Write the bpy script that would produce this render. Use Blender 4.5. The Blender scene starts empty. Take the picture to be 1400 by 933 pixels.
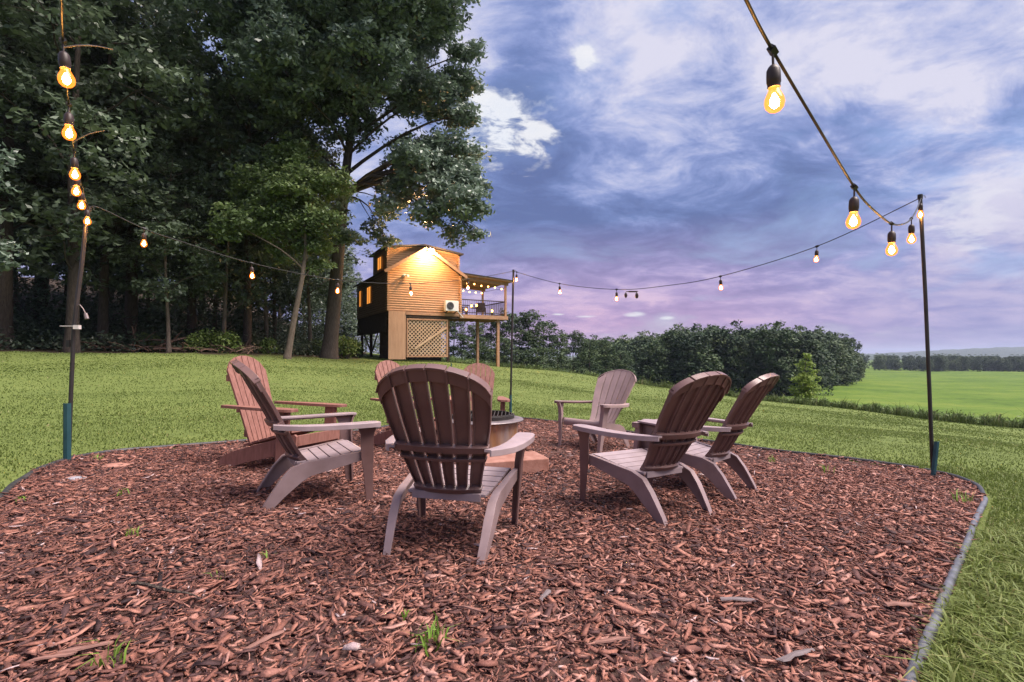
import bpy, math, random
import numpy as np
from mathutils import Vector, Matrix
R = math.radians
rng = np.random.default_rng(7)
random.seed(7)
scene = bpy.context.scene
COL = scene.collection
CZ = 1.0                      # camera height datum
F = 700.0                     # focal length in pixels of the 1400 px wide photograph
PITCH = math.atan(18.5 / F)

# ------------------------------------------------------------------ helpers
def srgb(*c):
    return tuple(((v / 255) / 12.92 if v / 255 <= .04045 else ((v / 255 + .055) / 1.055) ** 2.4) for v in c)

def ray(px, py):
    a, b = (px - 700) / F, (466.5 - py) / F
    c, s = math.cos(PITCH), math.sin(PITCH)
    return Vector((a, c - b * s, s + b * c))

def at(px, py, D):
    d = ray(px, py)
    d = d * (D / d.y)
    return Vector((d.x, d.y, d.z + CZ))

def tag(o, label=None, cat=None, group=None, kind=None):
    if label: o['label'] = label
    if cat: o['category'] = cat
    if group: o['group'] = group
    if kind: o['kind'] = kind
    return o

def empty(name, loc=(0, 0, 0), rz=0, parent=None):
    o = bpy.data.objects.new(name, None)
    o.empty_display_size = .2
    COL.objects.link(o)
    o.location = loc
    o.rotation_euler = (0, 0, rz)
    if parent: o.parent = parent
    return o

def link_mesh(name, me, parent=None):
    o = bpy.data.objects.new(name, me)
    COL.objects.link(o)
    if parent: o.parent = parent
    return o

def copy_tree(o, parent=None):
    c = o.copy()
    COL.objects.link(c)
    if parent: c.parent = parent
    for ch in list(o.children):
        copy_tree(ch, c)
    return c

def mesh_np(name, V, Fc, mat, attrs=None, smooth=False):
    """V (n,3), Fc (m,k) with k = 3 or 4"""
    V = np.asarray(V, np.float32); Fc = np.asarray(Fc, np.int32)
    m, k = Fc.shape
    me = bpy.data.meshes.new(name)
    me.vertices.add(len(V)); me.vertices.foreach_set('co', V.ravel())
    me.loops.add(m * k); me.loops.foreach_set('vertex_index', Fc.ravel())
    me.polygons.add(m)
    me.polygons.foreach_set('loop_start', np.arange(0, m * k, k, dtype=np.int32))
    me.polygons.foreach_set('loop_total', np.full(m, k, np.int32))
    if smooth: me.polygons.foreach_set('use_smooth', np.ones(m, bool))
    me.materials.append(mat)
    for an, av in (attrs or {}).items():
        a = me.attributes.new(an, 'FLOAT', 'POINT')
        a.data.foreach_set('value', np.asarray(av, np.float32))
    me.update()
    return me

class Geo:
    def __init__(s): s.v = []; s.f = []
    def add(s, vs, fs):
        n = len(s.v); s.v += [tuple(v) for v in vs]; s.f += [tuple(i + n for i in f) for f in fs]
        return s
    def loft(s, secs, cap=True, closed=False):
        k = len(secs[0]); n = len(s.v)
        for sec in secs: s.v += [tuple(p) for p in sec]
        m = len(secs)
        for i in range(m if closed else m - 1):
            j = (i + 1) % m
            for q in range(k):
                r = (q + 1) % k
                s.f.append((n + i * k + q, n + i * k + r, n + j * k + r, n + j * k + q))
        if cap and not closed:
            s.f.append(tuple(n + q for q in range(k - 1, -1, -1)))
            s.f.append(tuple(n + (m - 1) * k + q for q in range(k)))
        return s
    def box(s, c, d, rot=None):
        c = Vector(c); hx, hy, hz = d[0] / 2, d[1] / 2, d[2] / 2
        vs = [Vector((x, y, z)) for z in (-hz, hz) for x, y in ((-hx, -hy), (hx, -hy), (hx, hy), (-hx, hy))]
        if rot is not None: vs = [rot @ v for v in vs]
        return s.add([c + v for v in vs], [(3, 2, 1, 0), (4, 5, 6, 7), (0, 1, 5, 4), (1, 2, 6, 5), (2, 3, 7, 6), (3, 0, 4, 7)])
    def beam(s, a, b, w, h, up=(0, 0, 1)):
        a = Vector(a); b = Vector(b); d = (b - a).normalized(); u = Vector(up)
        x = d.cross(u).normalized(); z = x.cross(d).normalized()
        secs = [[p - x * w / 2 - z * h / 2, p + x * w / 2 - z * h / 2, p + x * w / 2 + z * h / 2, p - x * w / 2 + z * h / 2] for p in (a, b)]
        return s.loft(secs)
    def tube(s, path, rad, n=8, cap=True):
        path = [Vector(p) for p in path]
        if not hasattr(rad, '__len__'): rad = [rad] * len(path)
        secs = []; ref = None
        for i, p in enumerate(path):
            d = (path[min(i + 1, len(path) - 1)] - path[max(i - 1, 0)]).normalized()
            if ref is None:
                ref = d.orthogonal().normalized()
            x = (ref - d * ref.dot(d)).normalized(); ref = x; y = d.cross(x)
            secs.append([p + (x * math.cos(2 * math.pi * q / n) + y * math.sin(2 * math.pi * q / n)) * rad[i] for q in range(n)])
        return s.loft(secs, cap)
    def lathe(s, prof, n=16, c=(0, 0, 0), cap=True):
        secs = [[(c[0] + r * math.cos(2 * math.pi * q / n), c[1] + r * math.sin(2 * math.pi * q / n), c[2] + z) for q in range(n)] for r, z in prof]
        return s.loft(secs, cap)
    def build(s, name, mat, parent=None, smooth=False, bevel=0, xf=None):
        me = bpy.data.meshes.new(name)
        vs = s.v if xf is None else [tuple(xf @ Vector(v)) for v in s.v]
        me.from_pydata(vs, [], s.f)
        me.materials.append(mat)
        if smooth:
            me.polygons.foreach_set('use_smooth', np.ones(len(me.polygons), bool))
        me.update()
        o = link_mesh(name, me, parent)
        if bevel:
            b = o.modifiers.new('bevel', 'BEVEL'); b.width = bevel; b.segments = 2; b.limit_method = 'ANGLE'; b.angle_limit = R(35)
            if not smooth:
                me.polygons.foreach_set('use_smooth', np.ones(len(me.polygons), bool))
                b.harden_normals = True
        elif smooth:
            me.set_sharp_from_angle(angle=R(50))
        return o

def interp(x, pts):
    xs = [p[0] for p in pts]; 
    return float(np.interp(x, xs, [p[1] for p in pts]))

# ------------------------------------------------------------------ materials
def new_mat(name):
    m = bpy.data.materials.new(name); m.use_nodes = True
    nt = m.node_tree; nt.nodes.clear()
    out = nt.nodes.new('ShaderNodeOutputMaterial')
    return m, nt, out

def N(nt, t, **kw):
    n = nt.nodes.new(t)
    for k, v in kw.items():
        if k.startswith('i_'):
            key = k[2:].replace('_', ' ')
            n.inputs[key].default_value = v
        else: setattr(n, k, v)
    return n

def ramp(nt, fac, stops, mode='LINEAR'):
    r = nt.nodes.new('ShaderNodeValToRGB'); r.color_ramp.interpolation = mode
    el = r.color_ramp.elements
    while len(el) < len(stops): el.new(.5)
    for e, (p, c) in zip(el, stops):
        e.position = p; e.color = (*c, 1) if len(c) == 3 else c
    nt.links.new(fac, r.inputs[0])
    return r

def mixc(nt, fac, a, b, mode='MIX'):
    m = nt.nodes.new('ShaderNodeMix'); m.data_type = 'RGBA'; m.blend_type = mode
    for s, v in ((m.inputs[0], fac), (m.inputs[6], a), (m.inputs[7], b)):
        if isinstance(v, (int, float)): s.default_value = v
        elif isinstance(v, tuple): s.default_value = (*v, 1) if len(v) == 3 else v
        else: nt.links.new(v, s)
    return m.outputs[2]

def math_n(nt, op, a, b=None, clamp=False):
    m = nt.nodes.new('ShaderNodeMath'); m.operation = op; m.use_clamp = clamp
    for s, v in ((m.inputs[0], a), (m.inputs[1], b)):
        if v is None: continue
        if isinstance(v, (int, float)): s.default_value = v
        else: nt.links.new(v, s)
    return m.outputs[0]

def noise(nt, scale, detail=4, rough=.55, coord='Object', dist=0, stretch=None):
    tc = nt.nodes.new('ShaderNodeTexCoord')
    src = tc.outputs[coord]
    if stretch:
        mp = nt.nodes.new('ShaderNodeMapping'); mp.inputs['Scale'].default_value = stretch
        nt.links.new(src, mp.inputs[0]); src = mp.outputs[0]
    n = N(nt, 'ShaderNodeTexNoise', i_Scale=scale, i_Detail=detail, i_Roughness=rough, i_Distortion=dist)
    nt.links.new(src, n.inputs['Vector'])
    return n.outputs['Fac']

def simple(name, c1, c2, scale=6, rough=.6, bump=.2, bscale=60, metal=0, spec=.4, stretch=None, detail=5, lo=.3, hi=.7, bdist=.004):
    m, nt, out = new_mat(name)
    f = noise(nt, scale, detail, stretch=stretch)
    col = ramp(nt, f, [(lo, c1), (hi, c2)])
    p = N(nt, 'ShaderNodeBsdfPrincipled', i_Roughness=rough, i_Metallic=metal)
    p.inputs['Specular IOR Level'].default_value = spec
    nt.links.new(col.outputs[0], p.inputs['Base Color'])
    if bump:
        f2 = noise(nt, bscale, 4, stretch=stretch)
        b = N(nt, 'ShaderNodeBump', i_Strength=bump, i_Distance=bdist)
        nt.links.new(f2, b.inputs['Height']); nt.links.new(b.outputs[0], p.inputs['Normal'])
        rr = ramp(nt, f2, [(.2, (rough * .8,) * 3), (.8, (min(1, rough * 1.2),) * 3)])
        nt.links.new(rr.outputs[0], p.inputs['Roughness'])
    nt.links.new(p.outputs[0], out.inputs[0])
    return m

def emis(name, col, strength, nosample=False):
    m, nt, out = new_mat(name)
    e = N(nt, 'ShaderNodeEmission', i_Strength=strength); e.inputs[0].default_value = (*col, 1)
    nt.links.new(e.outputs[0], out.inputs[0])
    if nosample: m.cycles.emission_sampling = 'NONE'
    return m

def leaf_mat(name, stops, rough=.5, trans=.25, spec=.35):
    m, nt, out = new_mat(name)
    a = N(nt, 'ShaderNodeAttribute', attribute_name='tone')
    col = ramp(nt, a.outputs['Fac'], stops)
    p = N(nt, 'ShaderNodeBsdfPrincipled', i_Roughness=rough)
    p.inputs['Specular IOR Level'].default_value = spec
    nt.links.new(col.outputs[0], p.inputs['Base Color'])
    if trans:
        t = N(nt, 'ShaderNodeBsdfTranslucent'); nt.links.new(col.outputs[0], t.inputs[0])
        mx = N(nt, 'ShaderNodeMixShader'); mx.inputs[0].default_value = trans
        nt.links.new(p.outputs[0], mx.inputs[1]); nt.links.new(t.outputs[0], mx.inputs[2])
        nt.links.new(mx.outputs[0], out.inputs[0])
    else: nt.links.new(p.outputs[0], out.inputs[0])
    return m

M = {}
M['resin'] = simple('brown_resin', (.118, .068, .064), (.178, .108, .102), scale=5, rough=.36, bump=.12, bscale=220, spec=.62, bdist=.001)  # resin darkened so its colour carries the shade of the chair backs
M['resin_skylit'] = simple('skylit_resin', (.25, .195, .205), (.35, .28, .295), scale=7, rough=.45, bump=.15, bscale=160, spec=.5, bdist=.001, detail=8)  # paler copy of the brown resin, sky light on seats and arms painted in
M['resin_leg'] = simple('half_lit_resin', (.19, .135, .135), (.28, .21, .215), scale=6, rough=.42, bump=.15, bscale=160, spec=.5, bdist=.001, detail=8)  # middle tone of the same resin, light on the rear legs painted in
M['resin_pale'] = simple('weathered_resin', (.25, .18, .175), (.33, .24, .235), scale=5, rough=.42, bump=.12, bscale=220, spec=.4, bdist=.001)
M['redwood'] = simple('red_stained_wood', (.17, .072, .055), (.27, .13, .105), scale=7, rough=.6, bump=.35, bscale=40, stretch=(6, 6, 1.2), spec=.35, bdist=.002)
M['pale_wood'] = simple('raw_wood', (.36, .22, .18), (.5, .33, .28), scale=7, rough=.7, bump=.3, bscale=40, bdist=.002)
M['pole'] = simple('black_pole', (.012, .011, .012), (.03, .026, .027), rough=.45, bump=.1, spec=.5)
M['teal'] = simple('teal_post', (.014, .055, .07), (.025, .085, .1), rough=.5, bump=.25, bscale=90, spec=.4)
M['black'] = simple('black_rubber', (.012, .012, .013), (.025, .024, .025), rough=.55, bump=.1)
M['socket'] = simple('dark_socket', (.02, .013, .012), (.045, .028, .024), rough=.45, bump=.1)
M['cable'] = simple('black_cable', (.006, .0055, .006), (.012, .011, .011), rough=.5, bump=.1)
M['whiteplastic'] = simple('white_plastic', (.6, .58, .56), (.72, .7, .68), rough=.45, bump=.05)
M['edging_black'] = simple('black_edging', (.02, .022, .024), (.055, .055, .06), rough=.5, bump=.3, bscale=30)
M['edging_grey'] = simple('dusty_edging', (.055, .06, .072), (.125, .135, .16), scale=18, rough=.42, bump=.25, bscale=70, spec=.6, detail=8, lo=.35, hi=.65)
M['stone'] = simple('rust_stone', (.23, .10, .07), (.36, .19, .15), scale=12, rough=.85, bump=.6, bscale=80)
M['galv'] = simple('streaked_galvanised', (.42, .33, .31), (.46, .24, .12), scale=5, rough=.45, bump=.2, bscale=60, metal=.55, stretch=(1.5, 1.5, .35), lo=.42, hi=.66)  # upright streaks running from grey to orange
M['rimmetal'] = simple('grey_rim', (.14, .12, .125), (.24, .205, .21), scale=9, rough=.5, bump=.2, metal=.5)
M['char'] = simple('charred', (.015, .013, .013), (.04, .034, .032), rough=.8, bump=.4)
M['bark'] = simple('grey_bark', (.04, .03, .024), (.10, .078, .062), scale=9, rough=.9, bump=.9, bscale=14, stretch=(3, 3, .5), bdist=.05)
M['bark_pale'] = simple('pale_bark', (.09, .068, .052), (.19, .15, .115), scale=8, rough=.9, bump=.7, bscale=16, stretch=(3, 3, .6), bdist=.03)
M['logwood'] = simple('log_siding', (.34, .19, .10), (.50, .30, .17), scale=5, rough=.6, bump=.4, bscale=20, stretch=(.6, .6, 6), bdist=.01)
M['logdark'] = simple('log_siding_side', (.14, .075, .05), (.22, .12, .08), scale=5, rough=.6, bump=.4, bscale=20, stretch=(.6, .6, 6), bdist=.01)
M['lattice'] = simple('lattice_wood', (.42, .29, .18), (.55, .4, .26), scale=4, rough=.65, bump=.1)
M['trimwood'] = simple('trim_wood', (.30, .16, .09), (.42, .25, .15), scale=4, rough=.65, bump=.3, bscale=30, stretch=(1, 1, 3))
M['skirt'] = simple('skirt_board', (.40, .235, .14), (.5, .31, .19), scale=3, rough=.7, bump=.3, bscale=30, stretch=(3, 3, .5))
M['darkwood'] = simple('dark_beams', (.035, .022, .016), (.07, .045, .032), scale=4, rough=.8, bump=.3)
M['roofing'] = simple('dark_roofing', (.03, .027, .028), (.06, .052, .05), scale=20, rough=.85, bump=.4)
M['acwhite'] = simple('painted_steel', (.66, .65, .62), (.76, .75, .72), rough=.4, bump=.03)
M['grille'] = simple('dark_grille', (.05, .05, .055), (.1, .1, .11), rough=.5, bump=.1)
M['cloth'] = simple('grey_cushion', (.09, .09, .11), (.15, .15, .18), rough=.9, bump=.2)
M['lampglow'] = emis('flood_lens', (1.0, .55, .24), 430)
M['window'] = emis('lit_window', (1.0, .36, .06), .33)
M['bulbcore'] = emis('filament_glow', (1.0, .50, .15), 480)
M['fairy'] = emis('small_bulb', (1.0, .42, .09), 5)
M['leaf_oak'] = leaf_mat('oak_leaf', [(0, (.06, .095, .068)), (.5, (.145, .205, .15)), (1, (.25, .32, .25))], rough=.40, spec=.7)
M['leaf_wood'] = leaf_mat('wood_leaf', [(0, (.04, .062, .034)), (.5, (.105, .15, .09)), (1, (.20, .26, .16))], rough=.42, spec=.6)
M['leaf_light'] = leaf_mat('light_leaf', [(0, (.07, .11, .045)), (.5, (.15, .22, .085)), (1, (.25, .32, .12))], rough=.5)
M['leaf_far'] = leaf_mat('far_leaf', [(0, (.022, .042, .022)), (.5, (.05, .082, .036)), (1, (.10, .135, .055))], rough=.6, spec=.2, trans=.1)
M['leaf_sapling'] = leaf_mat('sapling_leaf', [(0, (.12, .19, .03)), (.5, (.22, .32, .06)), (1, (.34, .42, .10))], rough=.5, trans=.35)
M['leaf_bush'] = leaf_mat('bush_leaf', [(0, (.06, .10, .022)), (.5, (.12, .185, .045)), (1, (.20, .26, .07))], rough=.55)
M['grass'] = leaf_mat('grass_blade', [(0, (.082, .122, .028)), (.45, (.130, .180, .044)), (.8, (.182, .232, .062)), (1, (.28, .26, .12))], rough=.55, trans=.3, spec=.25)
M['sprout'] = leaf_mat('sprout_blade', [(0, (.08, .16, .02)), (.5, (.15, .28, .035)), (1, (.26, .38, .07))], rough=.5, trans=.3)
M['weed'] = leaf_mat('weed_blade', [(0, (.05, .075, .028)), (.5, (.09, .125, .042)), (.85, (.15, .17, .06)), (1, (.24, .20, .12))], rough=.7, trans=.2, spec=.2)
M['chip'] = leaf_mat('bark_chip', [(0, (.026, .017, .019)), (.24, (.088, .047, .046)), (.45, (.158, .072, .058)), (.70, (.285, .125, .090)), (.92, (.40, .21, .165)), (1, (.46, .36, .36))], rough=.75, trans=0, spec=.25)
M['deadwood'] = simple('dead_wood', (.11, .065, .045), (.22, .14, .10), scale=6, rough=.9, bump=.5, bscale=20)

def bulb_shell_mat():
    m, nt, out = new_mat('amber_glass')
    e = N(nt, 'ShaderNodeEmission', i_Strength=1.3); e.inputs[0].default_value = (1.0, .19, .02, 1)
    t = N(nt, 'ShaderNodeBsdfTransparent'); t.inputs[0].default_value = (1, .86, .62, 1)
    g = N(nt, 'ShaderNodeBsdfGlossy', i_Roughness=.1)
    mx = N(nt, 'ShaderNodeMixShader'); mx.inputs[0].default_value = .55
    nt.links.new(t.outputs[0], mx.inputs[1]); nt.links.new(e.outputs[0], mx.inputs[2])
    m2 = N(nt, 'ShaderNodeMixShader'); m2.inputs[0].default_value = .05
    nt.links.new(mx.outputs[0], m2.inputs[1]); nt.links.new(g.outputs[0], m2.inputs[2])
    nt.links.new(m2.outputs[0], out.inputs[0])
    m.cycles.emission_sampling = 'NONE'
    return m
M['shell'] = bulb_shell_mat()

# ------------------------------------------------------------------ terrain
def plane_z(x, y): return CZ - .933 - .025 * x - .025 * y

AZ = [-180, -100, -60, -45, -30, -15, -5, 0, 8, 16, 23, 30, 38, 45, 60, 100, 180]
RR = [9, 14, 20, 28, 33, 45, 70, 120, 220, 400, 900, 2500, 9000]
def pl(az, r): return -.933 - .025 * r * (math.sin(R(az)) + math.cos(R(az)))
TZ = []
for az in AZ:
    c0 = pl(az, 9)
    if az <= -30:   row = [c0, -.62, -.28, .15, .3, 1.4, 7, 13, 12, 6, -10, -10, -10]
    elif az == -15: row = [c0, -.95, -.72, -.36, -.22, .1, -.3, -2, -5, -8, -12, -14, -14]
    elif az == -5:  row = [c0, -1.05, -.92, -.68, -.58, -.8, -3.2, -6, -7, -9, -12, -14, -14]
    elif az == 0:   row = [c0, -1.12, -1.05, -.86, -.82, -1.6, -4.2, -7, -7, -10, -12, -14, -14]
    elif az == 8:   row = [c0, -1.3, -1.32, -1.22, -1.24, -2.4, -5, -8, -6, -10, -12, -14, -14]
    elif az == 16:  row = [c0, -1.45, -1.68, -1.78, -1.98, -3.4, -6, -9, -6, -11, -12, -14, -14]
    elif az == 23:  row = [c0, -1.5, -1.78, -2.12, -2.48, -4.2, -6.8, -9.5, -6.5, -11, -13, -14, -14]
    elif az == 30:  row = [c0, -1.55, -1.92, -2.42, -2.95, -4.6, -6.6, -8.8, -8.8, -12, -14, -14, -14]
    elif az == 38:  row = [c0, -1.62, -2.05, -2.65, -3.2, -4.8, -6.6, -8.6, -10.3, -12.2, -15, -14, -14]
    elif az == 45:  row = [c0, -1.68, -2.18, -2.88, -3.4, -4.9, -6.6, -8.4, -10, -12, -15, -14, -14]
    else:           row = [c0, c0 - .4, c0 - .9, c0 - 1.5, c0 - 2, -5, -6.6, -8.4, -10, -12, -15, -14, -14]
    if abs(az) == 180: row = [c0, c0, c0, -.9, -.8, -.8, -.8, -.8, -.8, -2, -10, -14, -14]
    TZ.append(row)
TZ = np.array(TZ)
_lr = np.linspace(math.log(9), math.log(9000), 260)
_az = np.linspace(-180, 180, 721)
_t1 = np.array([np.interp(_lr, np.log(RR), row) for row in TZ])            # AZ x 260
_tab = np.array([np.interp(_az, AZ, _t1[:, j]) for j in range(260)]).T     # 721 x 260
def _blur(a, n, ax):
    k = np.hanning(n + 2)[1:-1]; k /= k.sum()
    pad = [(0, 0), (0, 0)]; pad[ax] = (n // 2, n // 2)
    b = np.pad(a, pad, mode='edge' if ax == 1 else 'wrap')
    return np.apply_along_axis(lambda v: np.convolve(v, k, 'valid'), ax, b)
_tab = _blur(_blur(_tab, 7, 1), 13, 0)
def HZ(x, y):
    x = np.asarray(x, float); y = np.asarray(y, float)
    r = np.hypot(x, y) + 1e-6; a = np.degrees(np.arctan2(x, y))
    fa = np.clip((a + 180) * 2, 0, 719.999); fr = np.clip((np.log(np.maximum(r, 9)) - _lr[0]) / (_lr[1] - _lr[0]), 0, 258.999)
    ia = fa.astype(int); ir = fr.astype(int); ua = fa - ia; ur = fr - ir
    z = (_tab[ia, ir] * (1 - ua) * (1 - ur) + _tab[ia + 1, ir] * ua * (1 - ur) + _tab[ia, ir + 1] * (1 - ua) * ur + _tab[ia + 1, ir + 1] * ua * ur) + CZ
    w = np.clip((r - 9) / 4, 0, 1); w = w * w * (3 - 2 * w)
    bump = .03 * w * (np.sin(x * .9 + 1.3 * np.sin(y * .37)) + np.sin(y * .8 + 1.1 * np.sin(x * .51)))
    return plane_z(x, y) * (1 - w) + z * w + bump
def hz(x, y): return float(HZ(x, y))

def on_plane(px, py):
    d = ray(px, py)
    t = (.067 - CZ) / (d.z + .025 * d.x + .025 * d.y)
    return (d.x * t, d.y * t)
def on_ground(px, D):
    x = (px - 700) / F * D
    return x, D, hz(x, D)

# mulch outline, clockwise from the near right
OUTP = [(1245, 933), (1262, 890), (1300, 805), (1322, 745), (1340, 704), (1347, 686), (1338, 669), (1308, 655), (1262, 644), (1150, 629), (1060, 618), (980, 607),
        (870, 594), (790, 582), (735, 575), (680, 571), (620, 573), (560, 580), (490, 591), (400, 600), (320, 606), (250, 612), (150, 621), (95, 630), (50, 645), (15, 670), (0, 690)]
OUT = [on_plane(*p) for p in OUTP]
OUT += [(-3.4, 2.95), (-3.45, 2.7), (-3.35, 1.6), (-2.8, .4), (-1.6, -.6), (-.2, -.9), (.35, -.4), (.6, .4), (.85, 1.1), (1.05, 1.38)]
def smooth_closed(pts, step=.07, win=5):
    P = np.array(pts + [pts[0]]); d = np.hypot(*np.diff(P, axis=0).T); L = np.concatenate([[0], np.cumsum(d)])
    t = np.arange(0, L[-1], step); x = np.interp(t, L, P[:, 0]); y = np.interp(t, L, P[:, 1])
    k = np.hanning(win + 2)[1:-1]; k /= k.sum(); h = win // 2
    x = np.convolve(np.concatenate([x[-h:], x, x[:h]]), k, 'valid'); y = np.convolve(np.concatenate([y[-h:], y, y[:h]]), k, 'valid')
    return [Vector((a, b, 0)) for a, b in zip(x, y)]
OUTS = smooth_closed(OUT)
def near_idx(px, py):
    q = on_plane(px, py); return min(range(len(OUTS)), key=lambda i: (OUTS[i].x - q[0]) ** 2 + (OUTS[i].y - q[1]) ** 2)
POLY = np.array([(p.x, p.y) for p in OUTS])
def inside(x, y):
    x = np.asarray(x); y = np.asarray(y); r = np.zeros(x.shape, bool)
    n = len(POLY); j = n - 1
    for i in range(n):
        xi, yi = POLY[i]; xj, yj = POLY[j]
        c = ((yi > y) != (yj > y)) & (x < (xj - xi) * (y - yi) / (yj - yi + 1e-12) + xi)
        r ^= c; j = i
    return r

def forest_mask(x, y):
    """1 inside the wood, 0 on the lawn"""
    a = np.degrees(np.arctan2(x, y)); r = np.hypot(x, y)
    edge = np.interp(a, [-180, -60, -45, -30, -22, -16.5, -15, -12, 180], [60, 26, 27.2, 25.5, 27.5, 30.5, 60, 400, 400])
    edge = edge + .5 * np.sin(a * 1.7) + .3 * np.sin(a * 4.1)
    return np.clip((r - edge) / .8 + .5, 0, 1)
def crest_r(a): return np.interp(a, [-14, -5, 0, 8, 16, 23, 30, 38, 45, 60], [42, 38, 35, 35.3, 34, 30.5, 29, 28.5, 28.3, 28])

az = np.concatenate([np.arange(-180, -64, 4), np.arange(-62, 62, .4), np.arange(64, 180, 4)])
rr = np.concatenate([[0.01], np.linspace(.5, 12, 60), np.exp(np.linspace(math.log(12.2), math.log(9000), 150))])
A_, R_ = np.meshgrid(np.radians(az), rr, indexing='ij')
X_ = np.sin(A_) * R_; Y_ = np.cos(A_) * R_; Z_ = HZ(X_, Y_)
Z_ = np.where(inside(X_, Y_), Z_ - .03, Z_)
na, nr = X_.shape
I = np.arange(na * nr).reshape(na, nr)
I2 = np.roll(I, -1, axis=0)
FQ = np.stack([I[:, :-1], I[:, 1:], I2[:, 1:], I2[:, :-1]], -1).reshape(-1, 4)
adeg = np.degrees(A_)
past = np.clip((R_ - crest_r(adeg)) / 2, 0, 1) * (adeg > -12) * (adeg < 100)
field = np.clip((R_ - 62) / 6, 0, 1) * (adeg > 10)

def terrain_mat():
    m, nt, out = new_mat('turf_ground')
    n1 = noise(nt, .22, 6, .6); n2 = noise(nt, 1.6, 6, .65); n3 = noise(nt, 14, 5, .7)
    s = math_n(nt, 'ADD', math_n(nt, 'MULTIPLY', n1, .35), math_n(nt, 'ADD', math_n(nt, 'MULTIPLY', n2, .35), math_n(nt, 'MULTIPLY', n3, .3)))
    g = ramp(nt, s, [(.36, (.080, .112, .030)), (.5, (.118, .156, .042)), (.64, (.152, .186, .056))]).outputs[0]
    soil = ramp(nt, n3, [(.3, (.09, .055, .035)), (.7, (.16, .10, .07))]).outputs[0]
    patch = ramp(nt, noise(nt, 1.1, 5, .7), [(.66, (0, 0, 0)), (.72, (1, 1, 1))]).outputs[0]
    g = mixc(nt, math_n(nt, 'MULTIPLY', patch, .5), g, soil)
    litter = ramp(nt, n3, [(.3, (.022, .017, .012)), (.7, (.07, .05, .033))]).outputs[0]
    fa = N(nt, 'ShaderNodeAttribute', attribute_name='forest').outputs['Fac']
    g = mixc(nt, fa, g, litter)
    pa = N(nt, 'ShaderNodeAttribute', attribute_name='past').outputs['Fac']
    g = mixc(nt, pa, g, ramp(nt, n2, [(.3, (.035, .05, .018)), (.7, (.07, .09, .03))]).outputs[0])
    fi = N(nt, 'ShaderNodeAttribute', attribute_name='field').outputs['Fac']
    n4 = noise(nt, .05, 6, .65); n5 = noise(nt, .5, 4, .6)
    fs = math_n(nt, 'ADD', math_n(nt, 'MULTIPLY', n4, .6), math_n(nt, 'MULTIPLY', n5, .4))
    g = mixc(nt, fi, g, ramp(nt, fs, [(.36, (.040, .080, .009)), (.5, (.082, .142, .016)), (.64, (.135, .18, .028))]).outputs[0])
    p = N(nt, 'ShaderNodeBsdfPrincipled', i_Roughness=.9); p.inputs['Specular IOR Level'].default_value = .15
    nt.links.new(g, p.inputs['Base Color'])
    b = N(nt, 'ShaderNodeBump', i_Strength=.45, i_Distance=.04)
    nt.links.new(n3, b.inputs['Height']); nt.links.new(b.outputs[0], p.inputs['Normal'])
    nt.links.new(p.outputs[0], out.inputs[0])
    return m
me = mesh_np('ground', np.stack([X_, Y_, Z_], -1).reshape(-1, 3), FQ[:, ::-1], terrain_mat(),
             {'forest': forest_mask(X_, Y_).ravel(), 'past': past.ravel(), 'field': field.ravel()}, smooth=True)
tag(link_mesh('ground', me), kind='structure')

# mulch bed sheet
def chip_tex(m):
    nt = m.node_tree; p = next(n for n in nt.nodes if n.type == 'BSDF_PRINCIPLED'); lk = p.inputs['Base Color'].links[0]; src = lk.from_socket
    f = noise(nt, 210, 4, .7); g = noise(nt, 45, 3, .6)
    c = mixc(nt, 1.0, src, ramp(nt, f, [(.3, (.62, .6, .6)), (.7, (1.3, 1.3, 1.3))]).outputs[0], 'MULTIPLY')
    c = mixc(nt, 1.0, c, ramp(nt, g, [(.35, (.75, .74, .78)), (.65, (1.15, 1.15, 1.12))]).outputs[0], 'MULTIPLY')
    nt.links.new(c, p.inputs['Base Color'])
    b = N(nt, 'ShaderNodeBump', i_Strength=.6, i_Distance=.002); nt.links.new(f, b.inputs['Height']); nt.links.new(b.outputs[0], p.inputs['Normal'])
chip_tex(M['chip'])
def mulch_mat():
    m, nt, out = new_mat('mulch_soil')
    n1 = noise(nt, 3, 5); n3 = noise(nt, 60, 6, .7)
    s = math_n(nt, 'ADD', math_n(nt, 'MULTIPLY', n1, .35), math_n(nt, 'MULTIPLY', n3, .65))
    c = ramp(nt, s, [(.35, (.04, .022, .02)), (.5, (.11, .055, .044)), (.65, (.19, .095, .075))]).outputs[0]
    p = N(nt, 'ShaderNodeBsdfPrincipled', i_Roughness=.9)
    nt.links.new(c, p.inputs['Base Color'])
    b = N(nt, 'ShaderNodeBump', i_Strength=1, i_Distance=.02)
    nt.links.new(n3, b.inputs['Height']); nt.links.new(b.outputs[0], p.inputs['Normal'])
    nt.links.new(p.outputs[0], out.inputs[0])
    return m
cen = Vector((-.2, 3.2, 0))
V = [(cen.x, cen.y, plane_z(cen.x, cen.y))]; Fm = []
rings = 16; n = len(OUTS)
for k in range(1, rings + 1):
    for p in OUTS:
        q = cen.lerp(p, k / rings)
        V.append((q.x, q.y, plane_z(q.x, q.y) + .004 + .006 * math.sin(q.x * 5 + q.y * 3)))
for i in range(n): Fm.append((0, 1 + i, 1 + (i + 1) % n))
for k in range(rings - 1):
    for i in range(n):
        a = 1 + k * n + i; b = 1 + k * n + (i + 1) % n
        Fm.append((a, a + n, b + n, b))
me = bpy.data.meshes.new('mulch_bed'); me.from_pydata(V, [], Fm); me.materials.append(mulch_mat()); me.update()
tag(link_mesh('mulch_bed', me), kind='structure')

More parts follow.
